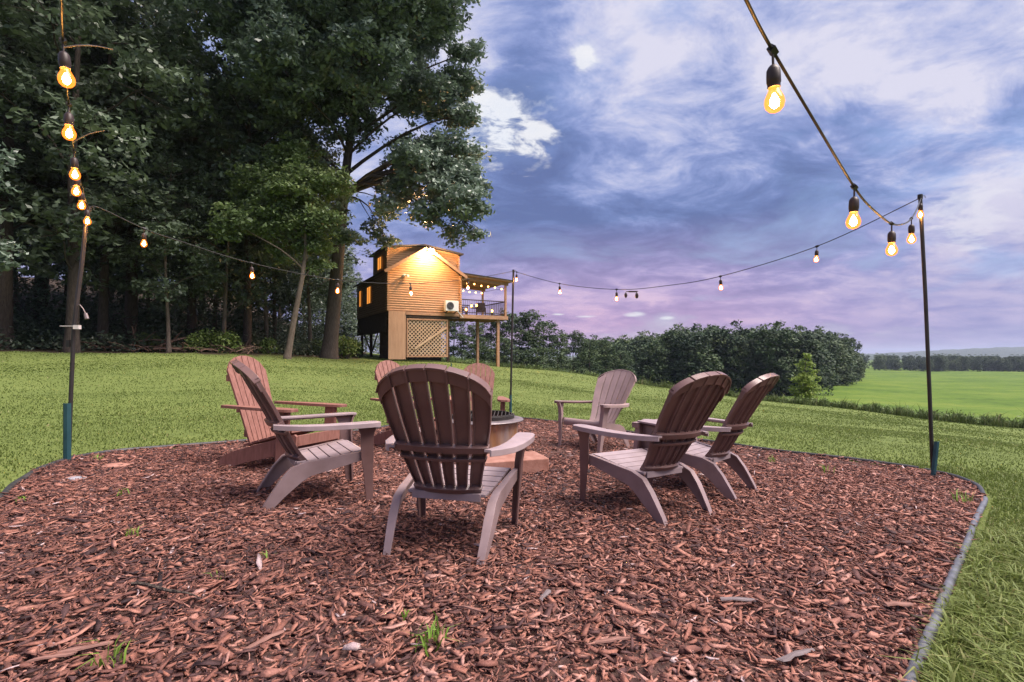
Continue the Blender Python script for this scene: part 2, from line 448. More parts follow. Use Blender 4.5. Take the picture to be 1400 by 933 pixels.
# ------------------------------------------------------------------ mulch chips
def chips():
    def sample(n, x0, x1, y0, y1):
        x = rng.uniform(x0, x1, n); y = rng.uniform(y0, y1, n)
        k = inside(x, y) & (y > .5) & (np.abs(x) < y * 1.1 + .6)
        return x[k], y[k]
    xs = []; ys = []; ls = []
    for (n, y0, y1, lmin, lmax) in ((100000, .8, 3.0, .008, .058), (80000, 3.0, 5.2, .009, .058), (50000, 5.2, 10, .016, .075), (3000, .9, 5, .05, .14)):
        x, y = sample(n, -4.6, 4.4, y0, y1)
        l = lmin + (lmax - lmin) * 1.25 * rng.random(len(x)) ** 1.9
        xs.append(x); ys.append(y); ls.append(l)
    x = np.concatenate(xs); y = np.concatenate(ys); L = np.concatenate(ls); n = len(x)
    w = L * np.where(rng.random(n) < .7, rng.uniform(.07, .22, n), rng.uniform(.24, .46, n)); w = np.clip(w, .003, .022)
    h = rng.uniform(.0007, .0026, n)
    clump = np.sin(x * 7 + 2 * np.sin(y * 5)) * np.sin(y * 8 + 2 * np.sin(x * 6))
    z0 = plane_z(x, y) + .006 + rng.random(n) ** 1.4 * .026 + .006 * clump + .25 * w
    # unit chip: bent slab, 6 top/bottom stations
    st = np.array([[-.5, -.32], [-.46, .38], [.0, .5], [.5, .32], [.46, -.38], [0, -.5]])
    jit = rng.normal(0, .12, (n, 6, 2)) * np.array([.9, 1.3])
    P = st[None] + jit
    bend = rng.normal(0, .13, n)
    top = np.stack([P[..., 0] * L[:, None], P[..., 1] * w[:, None], h[:, None] + (-(P[..., 0] ** 2) * 4 * bend[:, None]) * L[:, None] * .5], -1)
    bot = top.copy(); bot[..., 2] -= h[:, None] * 2; bot[..., :2] *= .93
    Vc = np.concatenate([top, bot], 1)           # n,12,3
    yaw = rng.uniform(0, 2 * math.pi, n); pit = rng.normal(0, .17, n); rol = rng.normal(0, .35, n)
    cy, sy, cp, sp, cr, sr = np.cos(yaw), np.sin(yaw), np.cos(pit), np.sin(pit), np.cos(rol), np.sin(rol)
    # roll about x
    X, Y, Z = Vc[..., 0], Vc[..., 1], Vc[..., 2]
    Y, Z = Y * cr[:, None] - Z * sr[:, None], Y * sr[:, None] + Z * cr[:, None]
    X, Z = X * cp[:, None] + Z * sp[:, None], -X * sp[:, None] + Z * cp[:, None]
    X, Y = X * cy[:, None] - Y * sy[:, None], X * sy[:, None] + Y * cy[:, None]
    Vc = np.stack([X + x[:, None], Y + y[:, None], Z + z0[:, None]], -1)
    f = np.array([[0, 1, 2, 5], [5, 2, 3, 4], [0, 6, 7, 1], [1, 7, 8, 2], [2, 8, 9, 3], [3, 9, 10, 4], [4, 10, 11, 5], [5, 11, 6, 0]])
    Fc = (f[None] + (np.arange(n) * 12)[:, None, None]).reshape(-1, 4)
    big = .08 * np.sin(x * 1.3 + 1) * np.sin(y * 1.1) 
    tone = np.clip(rng.beta(1.7, 1.7, n) + big, 0, 1)
    tone = np.where(rng.random(n) < .006, 1, np.minimum(tone, .93))
    me = mesh_np('wood_chips', Vc.reshape(-1, 3), Fc[:, ::-1], M['chip'], {'tone': np.repeat(tone, 12)})
    tag(link_mesh('wood_chips', me), 'reddish brown shredded bark mulch covering the seating bed', 'mulch', kind='stuff')
chips()

# ------------------------------------------------------------------ grass
def blades(x, y, z, h, w, lean, tone, name, mat, segs=1):
    n = len(x); a = rng.uniform(0, 2 * math.pi, n); b = rng.uniform(0, 2 * math.pi, n)
    dx, dy = np.cos(a), np.sin(a); lx, ly = np.cos(b) * lean, np.sin(b) * lean
    base = np.stack([x, y, z], -1); side = np.stack([dx * w, dy * w, 0 * w], -1)
    mid = base + np.stack([lx * h * .25, ly * h * .25, h * .6], -1)
    tip = base + np.stack([lx * h, ly * h, h * (1 - .35 * np.clip(lean, 0, 1.2))], -1)
    V = np.stack([base - side, base + side, mid + side * .8, mid - side * .8, tip], 1)
    off = (np.arange(n) * 5)[:, None, None]
    # quads + tip triangle as degenerate-free quads: use triangles throughout
    f = np.array([[0, 1, 2], [0, 2, 3], [3, 2, 4]])
    Fc = (f[None] + off).reshape(-1, 3)
    return mesh_np(name, V.reshape(-1, 3), Fc, mat, {'tone': np.repeat(tone, 5)})

def lawn():
    X = []; Y = []; Hh = []; Wd = []; Ln = []; T = []
    def put(n, a0, a1, r0, r1, h, w, pw=1.0, dt=0):
        a = np.radians(rng.uniform(a0, a1, n)); r = r0 + (r1 - r0) * rng.random(n) ** pw
        x = np.sin(a) * r; y = np.cos(a) * r
        k = ~inside(x, y) & ~inside(x - .05, y + .01) & (rng.random(n) > forest_mask(x, y))
        aa = np.degrees(a); k &= (r < crest_r(aa)) | (aa < -12)
        bare = np.sin(x * 1.1 + 2 * np.sin(y * .83 + 1)) * np.sin(y * 1.27 + 2 * np.sin(x * .71)) + .25 * np.sin(x * 6.1) * np.sin(y * 5.3)
        k &= (bare < .86) | (rng.random(n) < .25)
        x, y = x[k], y[k]; m = len(x)
        pn = np.sin(x * 2.1 + 1.7 * np.sin(y * 1.3)) * np.sin(y * 1.9 + 1.4 * np.sin(x * 1.7))
        pn2 = np.sin(x * .6 + np.sin(y * .9)) * np.sin(y * .5 + 1.3)
        X.append(x); Y.append(y); Hh.append(h * rng.uniform(.5, 1.3, m) * (1 + .3 * pn)); Wd.append(w * rng.uniform(.6, 1.3, m))
        Ln.append(rng.uniform(.2, 1.1, m)); T.append(np.clip(.50 + dt + .09 * pn + .07 * pn2 + rng.normal(0, .16, m), 0, 1))
    put(70000, 33, 62, 1.2, 3.8, .052, .0032, dt=.1)
    put(60000, 20, 62, 2.6, 7.0, .042, .0040, .8, dt=.06)
    put(170000, -62, 62, 4.0, 12.5, .030, .0050, .8)
    put(110000, -62, 60, 9, 21, .030, .0085, .8)
    put(80000, -58, 56, 17, 42, .036, .018, .9)
    # coarse tufts close to the camera on the right
    nt_ = 900; a = np.radians(rng.uniform(36, 60, nt_)); r = rng.uniform(1.3, 4.2, nt_)
    tx, ty = np.sin(a) * r, np.cos(a) * r
    k = ~inside(tx, ty) & ~inside(tx - .05, ty + .02); tx, ty = tx[k], ty[k]
    for cx, cy in zip(tx, ty):
        m = rng.integers(10, 26)
        X.append(cx + rng.normal(0, .022, m)); Y.append(cy + rng.normal(0, .022, m)); Hh.append(rng.uniform(.05, .13, m)); Wd.append(rng.uniform(.003, .0055, m))
        Ln.append(rng.uniform(.5, 1.3, m)); T.append(np.clip(rng.normal(.66, .12, m), 0, 1))
    x = np.concatenate(X); y = np.concatenate(Y)
    me = blades(x, y, HZ(x, y) - .004, np.concatenate(Hh), np.concatenate(Wd), np.concatenate(Ln), np.concatenate(T), 'lawn_grass', M['grass'])
    tag(link_mesh('lawn_grass', me), 'short mown green lawn grass around the mulch bed', 'grass', kind='stuff')
lawn()

def weeds():
    n = 100000
    a = rng.uniform(-9, 58, n); r = crest_r(a) + rng.random(n) ** 1.2 * 15 - .3
    x = np.sin(np.radians(a)) * r; y = np.cos(np.radians(a)) * r
    pn = np.sin(a * 3.1 + np.sin(r)) + np.sin(a * 7.7)
    h = np.clip(.30 + .09 * pn + rng.normal(0, .09, n), .12, .9) * np.clip((a + 12) / 12, .4, 1)
    h = h + (rng.random(n) < .01) * .4
    tone = np.clip(.42 + .12 * np.sin(a * 1.9) + rng.normal(0, .2, n), 0, 1)
    me = blades(x, y, HZ(x, y) - .02, h, rng.uniform(.006, .022, n), rng.uniform(.1, .7, n), tone, 'tall_weeds', M['weed'])
    tag(link_mesh('tall_weeds', me), 'strip of tall uncut weeds and grass beyond the lawn edge', 'weeds', kind='stuff')
weeds()

# ------------------------------------------------------------------ foliage
def leaves(centres, rad, flat, per, size, seed, tone0=None, aspect=.5, droop=.15):
    """centres (k,3) of leaf sprays; returns V,F,tone"""
    g = np.random.default_rng(seed); k = len(centres); n = k * per
    c = np.repeat(np.asarray(centres), per, 0)
    rad = np.repeat(np.broadcast_to(rad, (k,)), per)
    d = g.normal(0, 1, (n, 3)); d /= np.linalg.norm(d, axis=1)[:, None]; d *= (g.random(n) ** .45)[:, None]
    off = d * rad[:, None]; off[:, 2] = off[:, 2] * flat - droop * (np.hypot(d[:, 0], d[:, 1])) * rad
    p = c + off
    nn = g.normal(0, .5, (n, 3)); nn[:, 2] += .8; nn += d * .45; nn /= np.linalg.norm(nn, axis=1)[:, None]
    u = g.normal(0, 1, (n, 3)); u += d * .8; u -= nn * (u * nn).sum(1)[:, None]; u /= np.linalg.norm(u, axis=1)[:, None]
    v = np.cross(nn, u); s = size * g.uniform(.6, 1.35, n)
    us = u * s[:, None] * .5; vs = v * s[:, None] * .5 * aspect; dn = nn * (s * .12)[:, None]
    V = np.stack([p - us, p + vs - dn, p + us - dn * .6, p - vs - dn], 1)
    Fc = np.arange(n * 4).reshape(-1, 4)
    if tone0 is None: tone0 = g.normal(.5, .16, k)
    tone = np.clip(np.repeat(tone0, per) + g.normal(0, .12, n), 0, 1)
    return V.reshape(-1, 3), Fc, np.repeat(tone, 4)

def curve(a, b, sag, n=7, wob=.0, g=random):
    a = Vector(a); b = Vector(b); L = (b - a).length; out = []
    ph = g.uniform(0, 6)
    for i in range(n + 1):
        t = i / n; p = a.lerp(b, t)
        p = p + Vector((math.sin(ph + t * 5) * wob * L * math.sin(math.pi * t), math.cos(ph * 1.3 + t * 6) * wob * L * math.sin(math.pi * t), sag * L * math.sin(math.pi * t)))
        out.append(p)
    return out

def tree_meshes(name, seed, trunk, tr, lobes, spray=.8, per=40, size=.26, dens=1.0, flat=.45, leafmat='leaf_wood', barkmat='bark', spc=.62, twigs=5, tside=10, zmin=0, sag=.07):
    """trunk: list of points; lobes: list of (x,y,z,r)"""
    g = random.Random(seed); ng = np.random.default_rng(seed)
    G = Geo()
    n = len(trunk); pts = []
    for i in range(n - 1):
        for t in (0, .33, .66):
            pts.append(Vector(trunk[i]).lerp(Vector(trunk[i + 1]), t))
    pts.append(Vector(trunk[-1]))
    rad = [tr * (1 - .86 * (i / (len(pts) - 1)) ** 1.1) for i in range(len(pts))]
    pts = [pts[0] + Vector((0, 0, -.25))] + [pts[0] + Vector((0, 0, .12))] + pts[1:]
    rad = [tr * 1.5, tr * 1.2] + rad[1:]
    G.tube(pts, rad, tside)
    C = []; RDs = []; TN = []
    for (x, y, z, r) in lobes:
        c = Vector((x, y, z))
        best = min([i for i in range(2, len(pts)) if pts[i].z >= zmin], key=lambda i: abs(pts[i].z - (z - .5 * math.hypot(x - pts[i].x, y - pts[i].y) - .2)))
        s = pts[best]; L = (c - s).length
        r0 = max(.02, min(rad[best] * .5, .015 + L * .013))
        path = curve(s, c, sag + (.14 if c.z < s.z else 0), 6, .05, g)
        G.tube(path, [r0 * (1 - .75 * i / 6) for i in range(7)], 6)
        k = max(4, int(dens * (r / spray) ** 2 * 5.5))
        d = ng.normal(0, 1, (k, 3)); d[:, 2] = d[:, 2] * .9 + .12; d /= np.linalg.norm(d, axis=1)[:, None]
        rad_ = r * (spc + (1 - spc) * ng.random(k)) * ng.uniform(.75, 1.15, k)
        cc = np.array([x, y, z]) + d * rad_[:, None] * np.array([1, 1, .82])
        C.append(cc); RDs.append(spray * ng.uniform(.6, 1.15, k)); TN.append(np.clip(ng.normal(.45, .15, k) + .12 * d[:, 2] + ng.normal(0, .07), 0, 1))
        for q in range(min(twigs, k)):
            G.tube(curve(path[-2], cc[q], -.05, 4, .06, g), [r0 * .3, r0 * .25, r0 * .2, r0 * .12, .006], 4)
    V, Fc, T = leaves(np.concatenate(C), np.concatenate(RDs), flat, per, size, seed + 1, np.concatenate(TN))
    crown = mesh_np(name + '_crown', V, Fc, M[leafmat], {'tone': T})
    tm = bpy.data.meshes.new(name + '_trunk'); tm.from_pydata([tuple(v) for v in G.v], [], G.f); tm.materials.append(M[barkmat])
    tm.polygons.foreach_set('use_smooth', np.ones(len(tm.polygons), bool)); tm.update()
    return tm, crown

def put_tree(kind, meshes, loc, rz, sc, label, cat='tree', group=None, sxy=None):
    root = empty(kind, loc, rz)
    s = sxy or sc; root.scale = (s, s, sc)
    link_mesh('trunk', meshes[0], root); link_mesh('crown', meshes[1], root)
    tag(root, label, cat, group)
    return root

# the big oak beside the cabin
D = 27.0; k_ = F / D
def ok(px, py, base=450, yb=483): return ((px - base) / k_, (yb - py) / k_)
oak_l = [(640, 292, 34), (606, 268, 30), (634, 150, 26), (622, 100, 36), (560, 100, 55), (600, 40, 48), (500, 60, 70), (560, 190, 44), (612, 200, 34), (420, 100, 75), (380, 50, 75),
         (470, 150, 52), (528, 232, 30), (638, 60, 24), (560, 0, 65), (450, 0, 85), (350, 150, 60), (520, -60, 85), (420, -80, 85), (400, 190, 46), (350, 0, 80), (576, 236, 24), (500, -130, 80),
         (640, 250, 22), (590, 130, 40), (620, -10, 45), (440, 60, 70), (590, 300, 24), (560, 262, 26), (622, 240, 30), (600, 232, 26), (570, 225, 30), (652, 262, 16), (625, 318, 16), (545, 285, 16), (500, 290, 16), (520, 265, 18), (480, 325, 16), (425, 240, 34), (460, 270, 20), (516, 312, 12), (645, 205, 16), (650, 320, 12)]
gl = random.Random(3); lob = []
for (px, py, r) in oak_l:
    x, z = ok(px, py); rr_ = r / k_
    span = 3.8 if r > 45 else 2.0
    lob.append((x, gl.uniform(-3.4, -.8) if (px > 540 and py > 215) else gl.uniform(-span, span), z, rr_ * 1.02))
for (px, py, r) in [(380, 60, 80), (480, 20, 85), (560, 60, 60), (430, 140, 60), (520, 120, 60)]:
    x, z = ok(px, py); lob.append((x, gl.uniform(-5.5, -2.5), z, r / k_))
oak = tree_meshes('oak', 11, [(0, 0, 0), (.25, 0, 3), (.5, 0, 6.5), (.75, .1, 9.8), (1.1, .2, 13), (1.2, .3, 17), (1.3, .2, 22)], .40, lob, spray=.60, per=40, size=.25, dens=1.9, leafmat='leaf_oak', flat=.55, twigs=6, spc=.45, zmin=8.2)
x, y, z = on_ground(450, D)
put_tree('oak_tree', oak, (x, y, z), 0, 1, 'tall spreading oak with thick trunk standing left of the cabin')

# leaning pale sapling tree in front of the wood
D2 = 23.2; k2 = F / D2
lob = []
for (px, py, r) in [(400, 250, 42), (440, 235, 34), (368, 282, 36), (422, 322, 26), (350, 240, 40), (392, 205, 42), (440, 290, 24), (335, 305, 26), (405, 290, 34), (380, 330, 20), (430, 350, 14)]:
    lob.append(((px - 393) / k2, gl.uniform(-1.6, .8), (482 - py) / k2, r / k2 * 1.1))
lean = tree_meshes('leaning', 12, [(0, 0, 0), (.25, 0, 1.6), (.62, 0, 3.6), (.75, .1, 5.0), (.6, .2, 6.4), (.5, .3, 7.6)], .15, lob, spray=.5, per=34, size=.2, dens=2.2, spc=.4, leafmat='leaf_light', barkmat='bark_pale', twigs=4)
x, y, z = on_ground(393, D2)
put_tree('young_tree', lean, (x, y, z), 0, 1, 'slender leaning tree with pale trunk and light green crown left of the oak')

def forest_variant(seed, H, tr, cb, cr, nl, **kw):
    g = random.Random(seed); lobes = []
    for i in range(nl):
        t = (i + .5) / nl; z = cb + (H - cb) * t
        prof = math.sin(math.pi * min(1, .18 + .8 * t)) ** .7
        a = i * 2.4 + g.uniform(-.4, .4); rr2 = cr * prof * g.uniform(.35, .8)
        lobes.append((math.cos(a) * rr2, math.sin(a) * rr2, z, cr * g.uniform(.36, .52) * (.6 + .4 * prof)))
    lean_ = g.uniform(-.5, .5)
    trunk = [(0, 0, 0), (lean_ * .2, g.uniform(-.1, .1), H * .15), (lean_ * .4, g.uniform(-.3, .3), H * .35), (lean_ * .9, g.uniform(-.3, .3), H * .6), (lean_, 0, H * .93)]
    return tree_meshes('wood%d' % seed, seed, trunk, tr, lobes, **kw)
FV = [forest_variant(21, 22, .30, 4.2, 4.6, 20, spray=.8, per=36, size=.30, dens=.8),
      forest_variant(22, 19, .22, 3.0, 4.0, 18, spray=.75, per=36, size=.27, dens=.8),
      forest_variant(23, 24, .34, 6.5, 5.0, 20, spray=.85, per=36, size=.32, dens=.8),
      forest_variant(24, 10, .10, 2.2, 2.3, 12, spray=.55, per=30, size=.2, dens=.9, barkmat='bark_pale', leafmat='leaf_wood')]
edge_trees = [  # px, D, variant, rot, scale, label
    (-150, 17, 0, .3, .8, 'broad leafy tree at the far left edge of the wood'),
    (4, 21.5, 2, 1.0, .95, 'thin dark trunk at the left edge of the photo, front of the wood'),
    (98, 21, 1, 2.2, 1.12, 'grey trunked tree directly behind the left light pole'),
    (140, 24, 1, .7, 1.05, 'slim dark tree just right of the left light pole'),
    (178, 26, 2, 4.0, .95, 'dark tree of the wood edge right of the slim one, above the brush'),
    (231, 23, 3, 2.0, .95, 'small tree with pale thin trunk above the log pile'),
    (262, 27, 1, 5.0, 1.1, 'dark upright tree behind the brush pile'),
    (305, 25, 3, .4, 1.1, 'small leafy tree behind the shrubs right of the brush pile'),
    (338, 26.5, 1, 3.1, 1.0, 'dark trunked tree under the second bulb from the left pole'),
    (365, 29, 3, 1.7, 1.3, 'dark tree close behind the leaning pale trunk'),
    (425, 30, 3, 2.9, 1.25, 'dark tree half hidden behind the oak trunk'),
]
for i, (px, d, v, rz, s, lab) in enumerate(edge_trees):
    x, y, z = on_ground(px, d)
    put_tree('woodland_tree', FV[v], (x, y, z), rz, s, lab, group='trees along the edge of the wood')
g = random.Random(9)
for i in range(40):
    px = -260 + i * 18 + g.uniform(-8, 8); d = g.choice([30, 34, 39, 45]) + g.uniform(-1.5, 1.5)
    if px > 400 and d < 36: d = 40
    low = px > 335
    x, y, z = on_ground(min(px, 455), d)
    put_tree('woodland_tree', FV[3 if low else (0, 3, 1, 2, 3)[i % 5]], (x, y, z), g.uniform(0, 6), g.uniform(.85, 1.15) * (1.25 if i % 5 in (1, 4) or low else 1), 'dark tree deep in the wood behind its front row', group='trees deep inside the wood')
for i, (px, d, s) in enumerate([(484, 62, .42), (500, 70, .42), (462, 55, .5), (440, 50, .6)]):
    x, y, z = on_ground(px, d)
    put_tree('woodland_tree', FV[i % 3], (x, y, z), i, s, ['distant tree seen just left of the cabin roof', 'distant tree whose top shows above the cabin porch side wall', 'tree behind the oak trunk near the cabin', 'tree beyond the wood between oak and young tree'][i], group='trees behind the cabin')

# low branch with large leaves at the left of frame
nb = forest_variant(31, 9, .13, 1.8, 3.0, 12, spray=.45, per=26, size=.26, dens=1.0, leafmat='leaf_oak')
x, y, z = on_ground(-130, 13.5)
put_tree('small_tree', nb, (x, y, z), 0.4, .82, 'nearer low tree with large leaves at the left edge of the photo')

# undergrowth
def undergrowth():
    n = 3600
    a = rng.uniform(-58, -17.5, n); r0 = np.interp(a, [-60, -45, -30, -22, -16], [28, 29.5, 28, 30, 34])
    r = r0 + rng.random(n) ** .9 * 16
    x = np.sin(np.radians(a)) * r; y = np.cos(np.radians(a)) * r
    zz = HZ(x, y) + rng.random(n) ** 1.2 * (.5 + 7 * np.clip((r - r0 - 2) / 8, 0, 1))
    a2 = rng.uniform(-18.5, -10.5, 420); r2 = rng.uniform(44, 60, 420); x2 = np.sin(np.radians(a2)) * r2; y2 = np.cos(np.radians(a2)) * r2
    x = np.concatenate([x, x2]); y = np.concatenate([y, y2]); zz = np.concatenate([zz, HZ(x2, y2) + rng.uniform(0, 4.5, 420)])
    V, Fc, T = leaves(np.stack([x, y, zz], -1), .8, .8, 26, .2, 55)
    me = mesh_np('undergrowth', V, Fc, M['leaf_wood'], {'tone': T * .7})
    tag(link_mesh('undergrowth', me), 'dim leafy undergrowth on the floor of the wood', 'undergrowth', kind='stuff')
undergrowth()

def weed_leaves():
    n = 1500; a = rng.uniform(-8, 56, n); r = crest_r(a) + rng.random(n) * 12
    x = np.sin(np.radians(a)) * r; y = np.cos(np.radians(a)) * r
    V, Fc, T = leaves(np.stack([x, y, HZ(x, y) + rng.uniform(.05, .35, n)], -1), rng.uniform(.25, .5, n), .7, 22, .13, 56)
    me = mesh_np('weed_foliage', V, Fc, M['leaf_bush'], {'tone': T * .8})
    tag(link_mesh('weed_foliage', me), 'leafy low weeds growing among the tall grass past the lawn', 'weeds', kind='stuff')
weed_leaves()

def shrub_mesh(seed, h, mat='leaf_bush', size=.14, n=40, sp=.28, w=.5):
    g = np.random.default_rng(seed)
    c = g.normal(0, 1, (n, 3)); c /= np.linalg.norm(c, axis=1)[:, None]
    c = c * (g.random(n) ** .4)[:, None] * np.array([h * w, h * w, h * .5]) + np.array([0, 0, h * .52])
    V, Fc, T = leaves(c, sp, .7, 18, size, seed + 5)
    G = Geo()
    for q in range(0, n, 3): G.tube(curve((0, 0, -.05), c[q], .1, 4, .05), [.02, .016, .012, .009, .005], 5)
    cm = mesh_np('foliage%d' % seed, V, Fc, M[mat], {'tone': T})
    tm = bpy.data.meshes.new('stems%d' % seed); tm.from_pydata([tuple(v) for v in G.v], [], G.f); tm.materials.append(M['bark_pale']); tm.update()
    return tm, cm
SH = [shrub_mesh(61, 1.1), shrub_mesh(62, .8), shrub_mesh(63, 1.4, 'leaf_wood', .16)]
def shrub(meshes, loc, rz, s, label, group, name='shrub'):
    r = empty(name, loc, rz); r.scale = (s,) * 3
    link_mesh('stem', meshes[0], r); link_mesh('foliage', meshes[1], r); tag(r, label, 'shrub', group)
for i, (px, d, v, s, lab) in enumerate([
    (205, 24, 0, .8, 'small green shrub beside the log pile, left of the leafy ones'), (270, 23.5, 1, 1.0, 'low shrub on the right end of the log pile'),
    (290, 24, 0, 1.0, 'tallest green shrub at the lawn edge right of the log pile'), (312, 23.5, 1, 1.1, 'leafy shrub between the log pile and the pale leaning trunk'),
    (366, 25, 1, .9, 'bright yellow green shrub just left of the leaning pale trunk'), (436, 30, 0, .9, 'shrub on the left side of the oak trunk'),
    (474, 28.5, 0, 1.2, 'bright green shrub on the right side of the oak trunk'), (484, 31, 1, 1.2, 'low shrub between the oak and the cabin stilts'),
    (30, 24, 2, 1, 'dark bush in the shade at the far left'), (150, 26, 2, .9, 'dark bush behind the left light pole'), (335, 27, 2, .9, 'dim bush behind the trees in mid wood')]):
    x, y, z = on_ground(px, d)
    shrub(SH[v], (x, y, z), i * 1.1, s, lab, 'shrubs at the wood edge')

# fallen logs and branches
lg = [(120, 23, 175, 23.5, .05, 0, .1), (165, 24, 235, 23.2, .07, .1, .5), (210, 23.5, 262, 24.2, .09, .1, .7), (240, 24.4, 300, 24.0, .06, .05, .3), (130, 24.5, 168, 24, .10, .1, .3), (325, 24.4, 345, 24.2, .08, .1, .35), (188, 23.6, 180, 24, .05, .1, 1.1), (255, 23.4, 210, 23.0, .06, .05, .15)]
labs = ['long thin dead branch lying left of the brush heap', 'dead limb sloping up across the brush heap', 'thick pale log leaning on the brush heap', 'dead branch reaching from heap toward the shrubs', 'stout dark log at the left end of the brush heap', 'short broken log right of the shrubs', 'upright broken stub sticking out of the brush heap', 'thin branch lying in front of the brush heap']
for (p0, d0, p1, d1, r, h0, h1), lab in zip(lg, labs):
    a = Vector(on_ground(p0, d0)) + Vector((0, 0, h0)); b = Vector(on_ground(p1, d1)) + Vector((0, 0, h1))
    G = Geo(); pts = curve((0, 0, 0), b - a, .06, 6, .04); G.tube(pts, [r * (1 - .5 * i / 6) for i in range(7)], 7)
    G.tube(curve(pts[3], pts[4] + Vector((.2, -.1, .4)), .05, 3), [r * .5, r * .4, r * .25, .01], 5)
    o = G.build('fallen_branch', M['deadwood'], smooth=True); o.location = a; tag(o, lab, 'branch', 'dead branches at the wood edge')
def litter_sticks():
    G = Geo(); g = random.Random(77)
    for i in range(240):
        px = g.uniform(-60, 350); d = g.uniform(22.6, 26)
        x, y, z = on_ground(px, d); a = g.uniform(0, 6.3); L = g.uniform(.3, 1.1)
        G.tube(curve((x, y, z + g.uniform(0, .15)), (x + math.cos(a) * L, y + math.sin(a) * L, z + g.uniform(.05, .45)), .1, 3), [.03, .022, .016, .008], 4)
    tag(G.build('brush', M['deadwood']), 'tangle of twigs and brush along the wood edge', 'brush', kind='stuff')
litter_sticks()

# far trees
def far_variant(seed, H, cr, nl, per, size, sp=1.1):
    g = random.Random(seed); lobes = []
    for i in range(nl):
        t = (i + .5) / nl; z = .8 + (H - 1.5) * t
        prof = math.sin(math.pi * min(1, .3 + .66 * t)) ** .6; a = i * 2.4
        rr2 = cr * prof * g.uniform(.3, .62); lobes.append((math.cos(a) * rr2, math.sin(a) * rr2, z, cr * g.uniform(.34, .5)))
    return tree_meshes('far%d' % seed, seed, [(0, 0, 0), (0, 0, H * .3), (.1, 0, H * .6), (0, 0, H * .9)], .22, lobes, spray=sp, per=per, size=size, dens=.9, leafmat='leaf_far', twigs=0, tside=6)
FT = [far_variant(41, 12, 4.0, 14, 40, .38), far_variant(42, 10, 3.6, 12, 40, .36), far_variant(43, 14, 4.4, 15, 40, .4)]
mid = [(620, 74, 2, 432, 'tree line top seen under the cabin deck, leftmost'), (648, 76, 0, 438, 'tree behind the deck support post'), (672, 80, 2, 428, 'tree beyond the right deck post'),
       (700, 78, 0, 424, 'tall dark tree right behind the back light pole'), (722, 74, 2, 420, 'tallest dark tree just right of the back light pole'), (742, 76, 1, 432, 'dark round tree right of the tallest one'),
       (762, 80, 0, 452, 'lower tree filling the dip right of the tall group'), (784, 84, 2, 450, 'bushy tree below the first bulb right of the back pole'), (806, 86, 1, 458, 'tree between the two bushy ones beyond the weeds'),
       (828, 90, 0, 462, 'tree above the pale far chair, left side'), (848, 92, 1, 474, 'loose grey green tree just above the far chair'), (655, 66, 1, 455, 'shorter tree under the deck edge'), (690, 68, 1, 455, 'shorter dark tree in front of the tall group'), (735, 66, 1, 470, 'low bushy tree at the foot of the tall group')]
for i, (px, d, v, top, lab) in enumerate(mid):
    x, y, z = on_ground(px, d); H0 = [12, 10, 14][v]; topz = CZ + (485 - top) / F * d
    s = (topz - z) / H0
    put_tree('distant_tree', FT[v], (x, y, z - .3), i * 1.3, s * 1.0, lab, group='tree line beyond the lawn', sxy=max(s, .75))

def hill_wood():
    Vs = []; Fs = []; Ts = []; base = []
    for k, (H, cr) in enumerate(((12, 4.2), (14, 5.0), (10, 4.4))):
        g = np.random.default_rng(70 + k); C = []
        for i in range(14):
            t = (i + .5) / 14; prof = math.sin(math.pi * min(1, .25 + .7 * t)) ** .6; a = i * 2.4; q = cr * prof * g.uniform(.3, .7)
            c = np.array([math.cos(a) * q, math.sin(a) * q, 1 + (H - 2) * t]); d = g.normal(0, 1, (9, 3)); d[:, 2] += .3; d /= np.linalg.norm(d, axis=1)[:, None]
            C.append(c + d * cr * .38)
        base.append(leaves(np.concatenate(C), 1.15, .7, 26, .6, 80 + k, aspect=.7))
    g = np.random.default_rng(5); off = 0
    P = []
    for i in range(330):                                       # wooded hill across the dip
        px = g.uniform(800, 1165); d = g.uniform(112, 240)
        if px > 1120: d = g.uniform(150, 230)
        P.append((px, d, 1.0))
    for i in range(150):                                       # hedge line at the end of the far field
        P.append((g.uniform(1130, 1520), g.uniform(410, 520), 1.0))
    for i in range(26): P.append((g.uniform(1240, 1420), g.uniform(395, 412), .95))
    for (px, d, s) in P:
        x, y, z = on_ground(px, d)
        if d < 300:
            top = np.interp(px, [800, 835, 870, 920, 980, 1100, 1150, 1165], [470, 468, 462, 457, 454, 455, 460, 472])
            H = CZ + (485 - top) / F * d - z; H = min(H, 17)*g.uniform(.86, 1.04); s = H / 12.5
            if s < .3: continue
        k = g.integers(0, 3); V, Fc, T = base[k]; a = g.uniform(0, 6.3); ca, sa = math.cos(a), math.sin(a)
        sx = s if d > 300 else max(s, .8)
        W = np.stack([V[:, 0] * ca - V[:, 1] * sa, V[:, 0] * sa + V[:, 1] * ca, V[:, 2]], -1) * np.array([sx, sx, s]) + np.array([x, y, z - .5])
        Vs.append(W); Fs.append(Fc + off); Ts.append(np.clip(T + g.normal(0, .2), 0, 1)); off += len(W)
    me = mesh_np('far_woods', np.concatenate(Vs), np.concatenate(Fs), M['leaf_far'], {'tone': np.concatenate(Ts)})
    tag(link_mesh('far_woods', me), 'dense dark green woods covering the hill and hedge line beyond the fields', 'woods', kind='stuff')
hill_wood()

